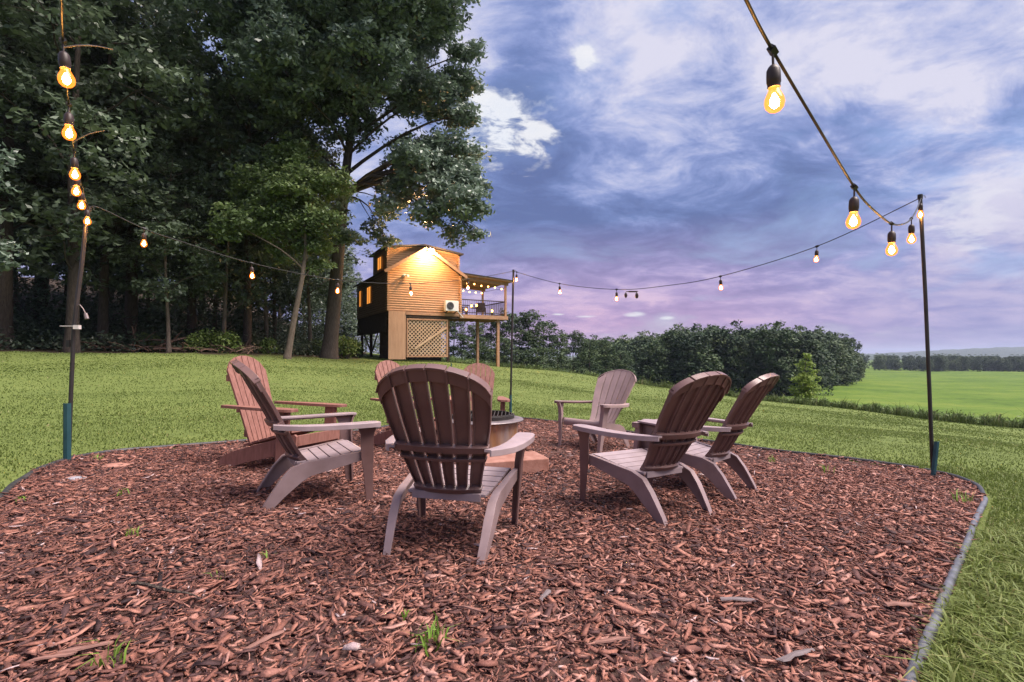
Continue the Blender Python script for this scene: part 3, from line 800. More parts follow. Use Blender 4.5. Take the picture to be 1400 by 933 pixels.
def hills():
    mh = simple('hill_cover', (.02, .036, .022), (.045, .065, .035), scale=.02, rough=.95, bump=.0)
    for (d, tops, depth) in ((1700, [(900, 488), (1100, 487), (1180, 486), (1240, 489), (1330, 490), (1420, 488), (1600, 484)], 500), (3000, [(900, 484), (1100, 486), (1170, 485), (1230, 482), (1300, 478), (1370, 475), (1450, 473), (1650, 470)], 900)):
        nx = 160; V = []; Fh = []
        for i in range(nx):
            px = 860 + (1700 - 860) * i / (nx - 1); x0 = (px - 700) / F
            top = interp(px, tops) + .35 * math.sin(i * .9) + .25 * math.sin(i * 2.3)
            zt = CZ + (485 - top) / F * d
            for j, (f, q) in enumerate(((0, 0), (.25, .45), (.6, .85), (1, 1), (1.5, .7), (2, 0))):
                dd = d - depth + depth * f
                V.append((x0 * dd, dd, -16 + (zt + 16) * q))
        for i in range(nx - 1):
            for j in range(5): Fh.append((i * 6 + j, i * 6 + 6 + j, i * 6 + 7 + j, i * 6 + 1 + j))
        me = bpy.data.meshes.new('hills'); me.from_pydata(V, [], Fh); me.materials.append(mh)
        me.polygons.foreach_set('use_smooth', np.ones(len(Fh), bool)); me.update()
        tag(link_mesh('hills', me), kind='structure')
hills()

# small young tree at the lawn edge on the right
lob = [(0, 0, 1.0, .62), (.25, .1, 1.7, .6), (-.3, -.1, 1.6, .55), (.05, 0, 2.4, .5), (.4, 0, 1.2, .5), (-.45, 0, 1.0, .45), (.1, 0, 3.0, .3), (-.1, .1, .5, .5), (.3, 0, .45, .45)]
bt = tree_meshes('sapling', 51, [(0, 0, 0), (.05, 0, 1), (0, 0, 2), (.1, 0, 3.1)], .045, lob, spray=.26, per=16, size=.13, dens=1.3, leafmat='leaf_sapling', barkmat='bark_pale', twigs=5, spc=.4)
x, y, z = on_ground(1100, 29)
put_tree('sapling', bt, (x, y, z), 0, 1.0, 'small bright green sapling at the lawn edge right of the two brown chairs')

# ------------------------------------------------------------------ edging
def edging(idx0, idx1, mat, r, name, label):
    seg = [OUTS[i % len(OUTS)] for i in range(idx0, idx1)]
    pts = []
    for i, p in enumerate(seg):
        wz = .004 * math.sin(i * .23)
        pts.append((p.x + .005 * math.sin(i * .31), p.y, plane_z(p.x, p.y) + r * 1.15 + wz))
    G = Geo(); G.tube(pts, r, 12); o = G.build(name, mat, smooth=True); tag(o, label, 'edging')
edging(-20, near_idx(1346, 684), M['edging_grey'], .018, 'landscape_edging', 'dusty grey plastic edging along the right side of the mulch')
edging(near_idx(1346, 684) + 1, near_idx(1264, 644), M['edging_black'], .019, 'landscape_edging', 'short dark edging piece curving round behind the right light pole')
edging(near_idx(1258, 643), near_idx(0, 690) + 22, M['edging_black'], .019, 'landscape_edging', 'long black plastic edging along the back and left of the mulch')

# ------------------------------------------------------------------ resin adirondack chair
BACK = [(.30, -.115), (.36, -.165), (.43, -.205), (.50, -.24), (.56, -.272), (.66, -.325), (.76, -.382), (.86, -.438), (.97, -.50), (1.0, -.515)]
HALF = [(.30, .168), (.42, .195), (.55, .23), (.68, .257), (.8, .273), (.97, .285)]
def back_pt(t, z, off=0.0):
    """point on the back surface; off < 0 lies behind it"""
    y = interp(z, BACK); e = .02
    dy = (interp(z + e, BACK) - interp(z - e, BACK)) / (2 * e)
    nrm = Vector((0, 1, -dy)).normalized()
    x = t * interp(z, HALF)
    p = Vector((x, y + .055 * t * t, z)) + nrm * off
    return p
def ztop(t): return .815 + .155 * math.sqrt(max(0, 1 - .96 * t * t))

def adirondack(mat, scale=1.0):
    root = empty('adirondack_chair')
    # backrest
    G = Geo(); ns = 6
    for k in range(ns):
        t0 = -1 + 2 * k / ns; t1 = -1 + 2 * (k + 1) / ns; tm = (t0 + t1) / 2
        secs = []; zt = ztop(tm) - .004
        zs = list(np.linspace(.305, zt, 16))
        for z in zs:
            hw = interp(z, HALF); gp = .0060 / hw
            a, b = t0 + gp, t1 - gp
            if k == 0: a = t0
            if k == ns - 1: b = t1
            za = zb = z
            if z == zs[-1]: za = ztop(a) - .004; zb = ztop(b) - .004
            e = .007 / hw
            A, B = (lambda o, s=0: back_pt(a + s, za, o)), (lambda o, s=0: back_pt(b - s, zb, o))
            secs.append([A(0), B(0), B(-.022), B(-.022, e), B(-.006, e), A(-.006, e), A(-.022, e), A(-.022)])
        G.loft(secs)
    # arched rim on the rear and rolled lip on top
    secs = []
    for i in range(29):
        t = -1 + 2 * i / 28; z1 = ztop(t) - .006; z0 = z1 - .062
        secs.append([back_pt(t, z0, -.007), back_pt(t, z0, -.030), back_pt(t, z1, -.030), back_pt(t, z1, -.007)])
    G.loft(secs)
    for k in range(ns):                                   # stepped lip along the top, one length per slat
        ta, tb = -1 + 2 * k / ns + (.012 if k else 0), -1 + 2 * (k + 1) / ns - (.012 if k < ns - 1 else 0)
        st_ = .004 * (1 if k % 2 else 0); lip = []
        for q in range(5):
            t = ta + (tb - ta) * q / 4; zz = ztop(t) - .006 + st_ * .5
            lip.append([back_pt(t * 1.012, zz - .005, .004), back_pt(t * 1.012, zz - .005, -.040), back_pt(t * 1.012, zz + .006, -.040), back_pt(t * 1.012, zz + .006, .004)])
        G.loft(lip)
    for k in range(1, ns):                                # ribs where slats meet the rim
        t = -1 + 2 * k / ns; z1 = ztop(t) - .008
        G.loft([[back_pt(t - .02, z, -.031), back_pt(t + .02, z, -.031), back_pt(t + .02, z, -.038), back_pt(t - .02, z, -.038)] for z in (z1 - .06, z1 - .03, z1)])
    for (z0, z1, d0, d1) in ((.545, .578, -.004, -.040), (.495, .512, -.004, -.034), (.318, .345, -.004, -.038)):
        secs = []
        for i in range(15):
            t = -1.02 + 2.04 * i / 14
            secs.append([back_pt(t, z0, d0), back_pt(t, z0, d1), back_pt(t, z1, d1), back_pt(t, z1, d0)])
        G.loft(secs)
    G.build('backrest', mat, root, bevel=.0022)
    # seat: cross slats following a gentle dip
    G = Geo(); SP = [(-.14, .296), (-.05, .302), (.08, .325), (.20, .352), (.27, .362), (.305, .352)]
    ys = np.linspace(-.135, .27, 7)
    for i in range(6):
        a, b = ys[i] + .004, ys[i + 1] - .004
        secs = []
        for y in np.linspace(a, b, 3):
            z = interp(y, SP); hw = .205 + (y + .135) * .13
            secs.append([(-hw, y, z - .014), (hw, y, z - .014), (hw, y, z), (-hw, y, z)])
        G.loft(secs)
    secs = []
    for (y, z, th) in ((.274, .361, .014), (.29, .357, .018), (.302, .345, .03), (.308, .325, .05), (.308, .305, .06)):
        hw = .26; secs.append([(-hw, y - .012, z - th * .5), (hw, y - .012, z - th * .5), (hw, y, z), (-hw, y, z)])
    G.loft(secs)
    G.box((0, .29, .318), (.50, .02, .06)); G.box((0, -.13, .278), (.36, .02, .04))
    G.build('seat', M['resin_skylit'], root, bevel=.002)
    for s in (-1, 1):
        # front leg with flared head
        G = Geo(); secs = []
        for (z, y, wy, x, tx) in ((0, .325, .046, .283, .036), (.12, .312, .054, .286, .042), (.24, .30, .066, .292, .046), (.33, .29, .085, .298, .05), (.40, .285, .082, .302, .05), (.48, .28, .09, .312, .05), (.53, .275, .125, .322, .055), (.548, .27, .15, .326, .06)):
            x *= s; tx *= s
            o = x + tx / 2; i_ = x - tx / 2
            secs.append([(o, y - wy / 2, z), (o, y + wy / 2, z), (i_, y + wy / 2, z), (i_, y + wy / 2 - .012, z), (o - .010 * s, y + wy / 2 - .012, z), (o - .010 * s, y - wy / 2, z)])
        G.loft(secs); G.build('leg', mat, root, bevel=.002)
        # rear leg sweeping from the side rail
        G = Geo(); secs = []
        path = [(.27, .333, .060, .292, .03), (.15, .305, .075, .275, .034), (.03, .278, .085, .262, .036), (-.07, .257, .10, .252, .04), (-.135, .225, .115, .247, .044), (-.19, .165, .10, .243, .046), (-.24, .10, .078, .238, .042), (-.285, .035, .062, .232, .038), (-.305, 0, .056, .23, .036)]
        for i, (y, z, w, x, tx) in enumerate(path):
            q0 = path[max(0, i - 1)]; q1 = path[min(len(path) - 1, i + 1)]
            d = Vector((0, q1[0] - q0[0], q1[1] - q0[1])).normalized()
            if i == len(path) - 1: nn = Vector((0, 1, 0))
            else: nn = Vector((0, -d.z, d.y))
            if nn.z < 0 or (abs(nn.z) < .2 and nn.y > 0): nn = -nn
            if i == len(path) - 1: nn = Vector((0, -1, 0))
            c = Vector((0, y, z)); ox = s * (x + tx / 2); ix = s * (x - tx / 2)
            a = c + nn * w / 2; b = c - nn * w / 2; l = -nn * .012
            secs.append([(ox, a.y, a.z), (ox, b.y, b.z), (ox - s * .009, b.y, b.z), (ox - s * .009, (a + l).y, (a + l).z), (ix, (a + l).y, (a + l).z), (ix, a.y, a.z)])
        G.loft(secs); G.build('leg', M['resin_leg'], root, bevel=.002)
        # arm
        G = Geo(); secs = []
        for (y, xi, xo, z) in ((-.285, .225, .262, .556), (-.22, .24, .30, .553), (-.12, .262, .345, .552), (0, .278, .372, .554), (.12, .284, .388, .558), (.24, .284, .396, .563), (.31, .286, .393, .566), (.345, .294, .380, .566), (.362, .312, .358, .565)):
            xi *= s; xo *= s; e = .010 * s; t_ = .034
            secs.append([(xi, y, z - .014), (xo - e, y, z - .014), (xo - e, y, z - t_), (xo, y, z - t_), (xo, y, z - .003), (xo - e * .6, y, z), (xi, y, z)])
        G.loft(secs); G.build('arm', M['resin_skylit'], root, bevel=.0018)
        for ch in root.children[-3:]: pass
    root.scale = (scale,) * 3
    return root

def set_mat(root, mat):
    for ch in root.children_recursive:
        if ch.type == 'MESH':
            ch.data = ch.data.copy(); ch.data.materials[0] = mat

def place(root, mid_rear, face, dy=-.305, sc=1.0):
    """put a chair so the middle of its rear feet stands at mid_rear and it faces face"""
    f = Vector((face[0], face[1], 0)).normalized(); rz = math.atan2(-f.x, f.y)
    c = Vector((mid_rear[0], mid_rear[1], 0)) - f * dy * sc
    z = plane_z(c.x, c.y) + .002
    nrm = Vector((.025, .025, 1)).normalized()
    q = Vector((0, 0, 1)).rotation_difference(nrm)
    root.rotation_mode = 'QUATERNION'
    root.rotation_quaternion = q @ Matrix.Rotation(rz, 3, 'Z').to_quaternion()
    root.location = (c.x, c.y, z); root.scale = (sc, sc, sc * .965)

chair = adirondack(M['resin'])
GR = 'adirondack chairs in a ring round the fire pit'
place(chair, (-.372, 2.455), (.17, .985)); tag(chair, 'brown resin chair nearest the camera, its slatted back turned to us', 'chair', GR)
c2 = copy_tree(chair); place(c2, (1.095, 3.235), (-.59, .81)); tag(c2, 'brown resin chair right of the nearest one, pale seat slats showing, seen from behind', 'chair', GR)
c3 = copy_tree(chair); place(c3, (-1.645, 3.395), (.864, .504)); tag(c3, 'brown resin chair at the left facing right, in front of the red wooden chair', 'chair', GR)
c4 = copy_tree(chair); place(c4, (1.75, 3.88), (-.745, .667)); tag(c4, 'rightmost brown resin chair, seen from behind beside the side table', 'chair', GR)
c5 = copy_tree(chair); place(c5, (1.226, 6.34), (-.72, -.69)); set_mat(c5, M['resin_pale']); tag(c5, 'paler weathered resin chair across the bed, facing the fire pit and camera', 'chair', GR)

# ------------------------------------------------------------------ wooden adirondack chair
def wood_chair():
    root = empty('wooden_adirondack_chair'); w = M['redwood']
    # origin: between the rear stringer ends, y forward
    def bp(z): return interp(z, [(.22, .20), (.5, .10), (1.02, -.10)])
    G = Geo(); n = 7
    def wtop(u): return .79 + .225 * math.sqrt(max(0, 1 - (u * .93) ** 2))
    for k in range(n):
        u0, u1 = -1 + 2 * k / n, -1 + 2 * (k + 1) / n; zt = wtop((u0 + u1) / 2); secs = []
        for z in list(np.linspace(.22, zt - .02, 8)) + [None]:
            top = z is None; q = []
            for u, sg in ((u0, 1), (u1, -1)):
                zz = wtop(u) if top else min(z, wtop(u) - .01)
                q.append((u * (.175 + .06 * (zz - .22) / .8) + sg * .0028, zz))
            (xa, za), (xb, zb) = q
            secs.append([(xa, bp(za), za), (xb, bp(zb), zb), (xb, bp(zb) - .02, zb - .005), (xa, bp(za) - .02, za - .005)])
        G.loft(secs)
    for z, ww in ((.30, .34), (.52, .38), (.80, .43)): G.box((0, bp(z) - .036, z), (ww, .03, .06))
    G.build('backrest', w, root, bevel=.002)
    G = Geo()
    for i in range(6):
        y = .25 + i * .085; z = .225 + (y - .25) * .30
        G.box((0, y, z), (.52, .078, .02), Matrix.Rotation(math.atan(.3), 3, 'X'))
    G.build('seat', w, root, bevel=.002)
    for s in (-1, 1):
        # stringer: sloping curved side board down to the ground at the rear
        G = Geo(); secs = []
        for (y, zt, zb) in ((-.02, .07, 0), (.05, .125, 0.0), (.15, .165, .03), (.28, .205, .075), (.45, .255, .115), (.62, .305, .165), (.76, .345, .215), (.78, .33, .235)):
            secs.append([(s * .285, y, zt), (s * .285, y, zb), (s * .262, y, zb), (s * .262, y, zt)])
        G.loft(secs); G.build('stringer', w, root, bevel=.002)
        G = Geo(); G.box((s * .301, .66, .27), (.028, .115, .54)); G.build('leg', w, root, bevel=.002)
        G = Geo(); G.beam((s * .33, .66, .36), (s * .33, .66, .54), .024, .06, (0, 1, 0)); G.build('arm_bracket', w, root, bevel=.002)
        G = Geo(); secs = []
        for (y, xi, xo) in ((.02, .275, .335), (.2, .265, .36), (.45, .25, .39), (.68, .25, .40), (.76, .26, .39), (.79, .285, .365)):
            secs.append([(s * xi, y, .54), (s * xo, y, .54), (s * xo, y, .565), (s * xi, y, .565)])
        G.loft(secs); G.build('arm', w, root, bevel=.002)
    G = Geo(); G.box((0, .772, .29), (.52, .02, .09)); G.build('apron', w, root, bevel=.002)
    return root
wc = wood_chair(); place(wc, (-2.43, 4.72), (.95, -.31), 0)
tag(wc, 'red stained wooden chair at the left behind the brown resin chair', 'chair', GR)
w2 = copy_tree(wc); place(w2, (-1.43, 6.05), (.80, -.6), 0); tag(w2, 'wooden chair whose back peeks out left of the nearest chair', 'chair', GR)
w3 = copy_tree(wc); place(w3, (-.47, 6.80), (.05, -1), 0); tag(w3, 'wooden chair hidden behind the nearest chair and fire pit, one arm showing', 'chair', GR)

# ------------------------------------------------------------------ side table
def side_table():
    root = empty('side_table'); m = M['resin_pale']
    G = Geo()
    for i in range(4):
        y = -.165 + i * .11; G.box((0, y, .425), (.44, .104, .018))
    G.box((0, -.212, .405), (.44, .012, .045)); G.box((0, .212, .405), (.44, .012, .045)); G.box((-.214, 0, .405), (.012, .41, .045)); G.box((.214, 0, .405), (.012, .41, .045))
    G.build('table_top', m, root, bevel=.003)
    for sx in (-1, 1):
        for sy in (-1, 1):
            G = Geo(); secs = []
            for (z, o, w) in ((0, .235, .035), (.15, .225, .042), (.3, .212, .06), (.385, .205, .10)):
                cx, cy = sx * o, sy * (o - .015)
                secs.append([(cx, cy, z), (cx - sx * w, cy, z), (cx - sx * w, cy - sy * .01, z), (cx - sx * .01, cy - sy * .01, z), (cx - sx * .01, cy - sy * w, z), (cx, cy - sy * w, z)])
            G.loft(secs); G.build('leg', m, root, bevel=.002)
    return root
st = side_table(); sx_, sy_ = (910 - 700) / 700 * 4.95, 4.95
st.location = (sx_, sy_, plane_z(sx_, sy_) + .01); st.rotation_euler = (-.025, -.025, R(30))
tag(st, 'small square resin side table between the two right chairs and the far chair', 'table')

# ------------------------------------------------------------------ fire pit
fp = empty('fire_pit', (-.31, 5.55, plane_z(-.31, 5.55)))
G = Geo(); n = 96; secs = []
for z in (0, .05, .3, .36):
    secs.append([((.365 + .008 * math.cos(q * 2 * math.pi / n * 24)) * math.cos(2 * math.pi * q / n), (.365 + .008 * math.cos(q * 2 * math.pi / n * 24)) * math.sin(2 * math.pi * q / n), z) for q in range(n)])
for z in (.36, .05):
    secs.append([(.345 * math.cos(2 * math.pi * q / n), .345 * math.sin(2 * math.pi * q / n), z) for q in range(n)])
G.loft(secs, cap=False); G.build('drum', M['galv'], fp, smooth=True)
G = Geo(); secs = [[(r * math.cos(2 * math.pi * q / 64), r * math.sin(2 * math.pi * q / 64), z) for q in range(64)] for r, z in ((.34, .362), (.43, .358), (.435, .366), (.43, .374), (.345, .386), (.335, .384))]
G.loft(secs + [secs[0]], cap=False); G.build('rim', M['rimmetal'], fp, smooth=True)
G = Geo(); secs = [[(r * math.cos(2 * math.pi * q / 48), r * math.sin(2 * math.pi * q / 48), z) for q in range(48)] for r, z in ((.335, .385), (.338, .42), (.325, .423), (.322, .385))]
G.loft(secs + [secs[0]], cap=False); G.build('inner_ring', M['char'], fp, smooth=True)
G = Geo()
for i in range(-7, 8):
    x = i * .04; h = math.sqrt(.31 ** 2 - x * x); G.tube([(x, -h, .425), (x, h, .425)], .006, 6)
G.tube([(.31 * math.cos(a * math.pi / 16), .31 * math.sin(a * math.pi / 16), .425) for a in range(33)], .007, 6)
G.build('grate', M['char'], fp)
G = Geo(); G.lathe([(.343, .02), (.343, .12), (.01, .14)], 32); G.build('ash', M['char'], fp)
tag(fp, 'round metal fire pit with flat rim in the middle of the chairs', 'fire pit')

bx, by = -.02, 4.62
G = Geo(); G.box((0, 0, .065), (.62, .36, .13)); o = G.build('stone_block', M['stone'], bevel=.012)
o.location = (bx, by, plane_z(bx, by) + .005); o.rotation_euler = (0, 0, R(18)); tag(o, 'rusty red flat stone block on the mulch in front of the fire pit', 'stone')
def pebble(name, p, s, rz, mat, label, cat, seed):
    g = random.Random(seed); G = Geo(); secs = []
    for (r, z) in ((.6, -.3), (1, 0), (.92, .35), (.55, .6), (.1, .66)):
        secs.append([(r * math.cos(a * math.pi / 5) * s[0] * g.uniform(.85, 1.1), r * math.sin(a * math.pi / 5) * s[1] * g.uniform(.85, 1.1), z * s[2]) for a in range(10)])
    G.loft(secs); o = G.build(name, mat, bevel=.004); o.location = (p[0], p[1], plane_z(*p) + .012); o.rotation_euler = (0, 0, rz); tag(o, label, cat)
pebble('rock', on_plane(157, 641), (.11, .075, .05), .4, M['stone'], 'flat tan rock half buried in mulch near the left pole', 'rock', 1)
pebble('rock', on_plane(104, 657), (.085, .05, .025), .1, simple('grey_rock', (.2, .2, .22), (.3, .3, .34), rough=.8), 'small flat grey rock on the mulch left of the tan rock', 'rock', 2)
pebble('wood_chunk', on_plane(835, 664), (.05, .03, .02), 1, M['pale_wood'], 'pale piece of wood on the mulch by the second chair', 'wood', 3)
def chunk(px, py, L, w, rz, mat, label, seed):
    g = random.Random(seed); x, y = on_plane(px, py); G = Geo(); secs = []
    for i in range(7):
        t = i / 6; ww = w * (.5 + .5 * math.sin(math.pi * (.12 + .8 * t))) * g.uniform(.65, 1.2); u = (t - .5) * L; b = .004 * math.sin(t * 3.1) + g.uniform(-.002, .002)
        secs.append([(u, -ww / 2, b), (u + g.uniform(-.01, .01), ww / 2 * g.uniform(.6, 1.3), b + .001), (u + .004, ww * .3, b + .005), (u, -ww * .35, b + .006)])
    G.loft(secs); o = G.build('bark_piece', mat, bevel=.001); o.location = (x, y, plane_z(x, y) + .032); o.rotation_euler = (g.uniform(-.15, .15), g.uniform(-.12, .12), rz); tag(o, label, 'bark')
mc = simple('bark_strip', (.15, .07, .055), (.29, .16, .13), scale=9, rough=.85, bump=.5, bscale=40, stretch=(1, 8, 1))
mg = simple('grey_strip', (.10, .08, .085), (.20, .17, .175), scale=9, rough=.85, bump=.5, bscale=40, stretch=(1, 8, 1))
for i, a in enumerate([(100, 905, .20, .026, .25, mc, 'long red brown bark strip at the bottom left corner'), (70, 915, .12, .02, .3, mc, 'shorter bark strip beside the long one at bottom left'), (362, 890, .12, .03, .8, mc, 'forked pale bark piece below the nearest chair, left'),
                       (1228, 838, .10, .05, -.1, mc, 'broad tan bark flake near the right edging'), (1010, 832, .16, .03, .1, mg, 'grey bark strip lying right of bottom centre'), (745, 826, .08, .028, 1.0, mg, 'short grey wood piece below the nearest chair'),
                       (1090, 910, .17, .03, .5, mg, 'grey curved bark strip at the bottom right'), (835, 890, .13, .02, .15, mc, 'thin bark strip at the bottom centre'), (640, 845, .14, .012, -.5, mc, 'slim stick pointing at the nearest chair leg')]):
    chunk(*a, seed=100 + i)
G = Geo(); a = on_plane(180, 812); b = on_plane(272, 834)
G.tube(curve((0, 0, 0), (b[0] - a[0], b[1] - a[1], 0), .03, 8, .06), [.006] * 6 + [.004, .003, .002], 6); o = G.build('twig', M['bark'], smooth=True); o.location = (*a, plane_z(*a) + .04)
tag(o, 'thin dark curved twig on the mulch at the left', 'twig')

# little grass sprouts in the mulch
for i, (px, py, h, nb_, lab) in enumerate([(592, 890, .085, 26, 'bright green grass tuft in the mulch at bottom centre'), (150, 915, .09, 14, 'green grass sprout in the mulch at bottom left'), (178, 738, .06, 14, 'sprawling weed sprout in the mulch left of the brown chair'),
        (362, 768, .05, 8, 'tiny sprout in the mulch between left chair and nearest chair'), (166, 680, .08, 7, 'sprout in the mulch below the tan rock'), (24, 690, .05, 10, 'sprout in the mulch at the left photo edge'), (132, 632, .07, 12, 'weed clump beside the left pole base'),
        (1055, 634, .09, 14, 'weed clump at the back edging right of the chairs'), (1134, 650, .10, 10, 'weed sprout in the mulch between right chairs and right pole'), (555, 852, .05, 5, 'tiny green blade cluster left of the bottom tuft'), (298, 798, .05, 4, 'tiny sprout in the mulch near the left twig'), (1320, 690, .10, 18, 'grass tuft leaning over the right edging')]):
    x, y = on_plane(px, py); g = np.random.default_rng(200 + i)
    m_ = nb_; h = h*1.0
    me = blades(g.normal(0, h * .3, m_), g.normal(0, h * .3, m_), np.zeros(m_), h * g.uniform(.5, 1.2, m_), np.full(m_, .0036), g.uniform(.3, 1.2, m_), np.clip(g.normal(.62, .12, m_), 0, 1), 'sprout', M['sprout'])
    o = link_mesh('grass_sprout', me); o.location = (x, y, plane_z(x, y) + .012); tag(o, lab, 'plant', 'sprouts in the mulch')

# ------------------------------------------------------------------ poles
def pole(px, py, D, tops, base_kind, label):
    x, y = ((px - 700) / F * D, D); z = hz(x, y)
    r = empty('light_pole', (x, y, z))
    pts = [Vector((0, 0, -.1))] + [at(a, b, c) - Vector((x, y, z)) for a, b, c in tops]
    G = Geo(); G.tube(pts, .019 if base_kind == 'back' else .0165, 12); G.build('shaft', M['pole'], r, smooth=True)
    tp = pts[-1]
    G = Geo(); G.lathe([(.004, .015), (.021, .012), (.022, -.03), (.016, -.032)], 10, tp); G.build('cap', M['black'], r)
    G = Geo(); pth = [tp + Vector((.0, 0, -.02)), tp + Vector((.02, 0, .0)), tp + Vector((.045, 0, .0)), tp + Vector((.05, 0, -.02))]; G.tube(pth, .003, 6); G.build('hook', M['black'], r)
    # steel U-post at the foot
    lean = {'left': (.012, 0, .012), 'right': (-.055, 0, .045), 'back': (0, 0, .01)}[base_kind]
    hh = {'left': .52, 'right': .34, 'back': .42}[base_kind]
    G = Geo(); secs = []
    w = .035 if base_kind == 'left' else .024
    for z_, dx in ((-.08, 0), (hh, -lean[0])):
        bx_ = lean[0] + dx - .0; by_ = -.028
        secs.append([(bx_ - w, by_, z_), (bx_ - w * .4, by_ - .014, z_), (bx_ + w * .4, by_ - .014, z_), (bx_ + w, by_, z_), (bx_ + w, by_ + .004, z_), (bx_ + w * .4, by_ - .009, z_), (bx_ - w * .4, by_ - .009, z_), (bx_ - w, by_ + .004, z_)])
    G.loft(secs)
    G.build('ground_stake', M['teal'], r)
    G = Geo()
    for z_ in (hh * .35, hh * .85):
        G.tube([(.018 * math.cos(a * math.pi / 8), .018 * math.sin(a * math.pi / 8) - .004, z_) for a in range(17)], .0035, 6)
    G.build('clamp', M['black'], r)
    tag(r, label, 'pole', 'poles carrying the string lights')
    return r
lp = pole(97, 628, 4.55, [(94, 624, 4.55), (97, 540, 4.55), (101, 450, 4.55), (107, 400, 4.56), (112, 360, 4.57), (118, 302, 4.58), (121, 284, 4.6)], 'left', 'bent black pole with a teal stake at the left of the bed')
rp = pole(1275, 650, 4.85, [(1275, 640, 4.85), (1271, 540, 4.86), (1265, 400, 4.88), (1258, 268, 4.9)], 'right', 'tall thin black pole at the right end of the bed')
bp_ = pole(698, 560, 9.5, [(698, 555, 9.5), (700, 460, 9.5), (702, 370, 9.5)], 'back', 'black pole standing behind the bed beside the cabin deck')
G = Geo(); a = at(82, 446, 4.53) - lp.location; b = at(104, 446, 4.53) - lp.location
G.beam(a, b, .008, .006); G.box(b + Vector((.01, 0, -.01)), (.05, .03, .035)); G.build('bracket', M['whiteplastic'], lp)
G = Geo(); a = at(106, 418, 4.55) - lp.location; pts = [a, a + Vector((.03, -.01, .005)), a + Vector((.06, -.01, -.03)), a + Vector((.08, -.01, -.07))]
G.tube(pts, .004, 6); G.tube([pts[-1], pts[-1] + Vector((.015, 0, -.05))], [.014, .017], 8); G.build('plug', M['rimmetal'], lp)
G = Geo(); a = at(94, 470, 4.55) - lp.location; G.box(a, (.03, .03, .06)); G.build('clip', M['black'], lp)

# ------------------------------------------------------------------ string lights
def socket_meshes():
    G = Geo(); G.lathe([(.004, 0), (.004, -.035)], 6)
    G.lathe([(.008, -.030), (.014, -.036), (.0185, -.045), (.0195, -.065), (.0195, -.080), (.0175, -.084), (.0175, -.094)], 16)
    s = G.build('socket_tmp', M['socket'], smooth=True); sm = s.data; bpy.data.objects.remove(s)
    G = Geo(); G.box((0, 0, 0), (.018, .018, .032)); s = G.build('y_tmp', M['cable']); ym = s.data; bpy.data.objects.remove(s)
    G = Geo(); prof = [(.013, -.094), (.0145, -.100), (.020, -.112), (.0262, -.126), (.0275, -.138), (.0245, -.151), (.016, -.161), (.005, -.1655)]
    G.lathe(prof, 20); s = G.build('b_tmp', M['shell'], smooth=True); bm_ = s.data; bpy.data.objects.remove(s)
    G = Geo(); G.lathe([(.002, -.110), (.006, -.117), (.0115, -.128), (.013, -.137), (.0105, -.147), (.003, -.153)], 12); s = G.build('f_tmp', M['bulbcore'], smooth=True); fm = s.data; bpy.data.objects.remove(s)
    return sm, ym, bm_, fm
SM, YM, BM, FM = socket_meshes()
DARKB = None
def string_lights(pts, bulbs, label, r=.0045, unlit=(), ties=()):
    o0 = Vector(pts[0]); root = empty('string_light', o0)
    P = [Vector(p) for p in pts]; path = []
    for i in range(len(P) - 1):
        a = P[max(0, i - 1)]; b = P[i]; c = P[i + 1]; d = P[min(len(P) - 1, i + 2)]
        for k in range(8):
            t = k / 8
            path.append(.5 * ((2 * b) + (c - a) * t + (2 * a - 5 * b + 4 * c - d) * t * t + (3 * b - a - 3 * c + d) * t ** 3) - o0)
    path.append(P[-1] - o0)
    G = Geo(); G.tube(path, r, 8); G.build('cable', M['cable'], root, smooth=True)
    for i, b in enumerate(bulbs):
        b = Vector(b) - o0; q = min(path, key=lambda v: (v - b).length)
        s = link_mesh('socket', SM, root); s.location = q + Vector((0, 0, -.012)); s.rotation_euler = (random.uniform(-.08, .08), random.uniform(-.08, .08), 0)
        y = link_mesh('connector', YM, root); y.location = q
        j = path.index(q); d = (path[min(j + 1, len(path) - 1)] - path[max(j - 1, 0)]).normalized(); y.rotation_mode = 'QUATERNION'; y.rotation_quaternion = Vector((0, 0, 1)).rotation_difference(d)
        bb = link_mesh('bulb', BM, s); f = link_mesh('filament', FM, s)
    for (a, b) in ties:
        G = Geo(); a = Vector(a) - o0; b = Vector(b) - o0; G.tube(curve(a, b, .05, 4), [.003, .003, .0025, .002, .0015], 5); G.build('zip_tie', M['rimmetal'], root)
    tag(root, label, 'string lights', 'strings of bulbs between the poles')
    return root
# right, coming from overhead
string_lights([at(985, -70, 1.15), at(1020, 0, 1.28), at(1050, 58, 1.43), at(1110, 160, 1.72), at(1168, 256, 2.15), at(1192, 285, 2.4), at(1219, 306, 2.75), at(1236, 306, 3.2), at(1246, 299, 3.6), at(1254, 285, 4.3), at(1259, 272, 4.9)],
              [at(1055, 66, 1.45), at(1168, 256, 2.15), at(1219, 306, 2.75), at(1246, 299, 3.6), at(1260, 275, 4.85)], 'string of large bulbs running from overhead down to the right pole', r=.0048)
string_lights([at(1258, 271, 4.9), at(1117, 337, 5.58), at(985, 378, 6.43), at(910, 391, 7.05), at(843, 396, 7.67), at(765, 388, 8.58), at(702, 371, 9.5)],
              [at(1117, 337, 5.58), at(985, 378, 6.43), at(843, 396, 7.67), at(765, 388, 8.58), at(704, 372, 9.45)], 'string of bulbs sagging between the right pole and the back pole')
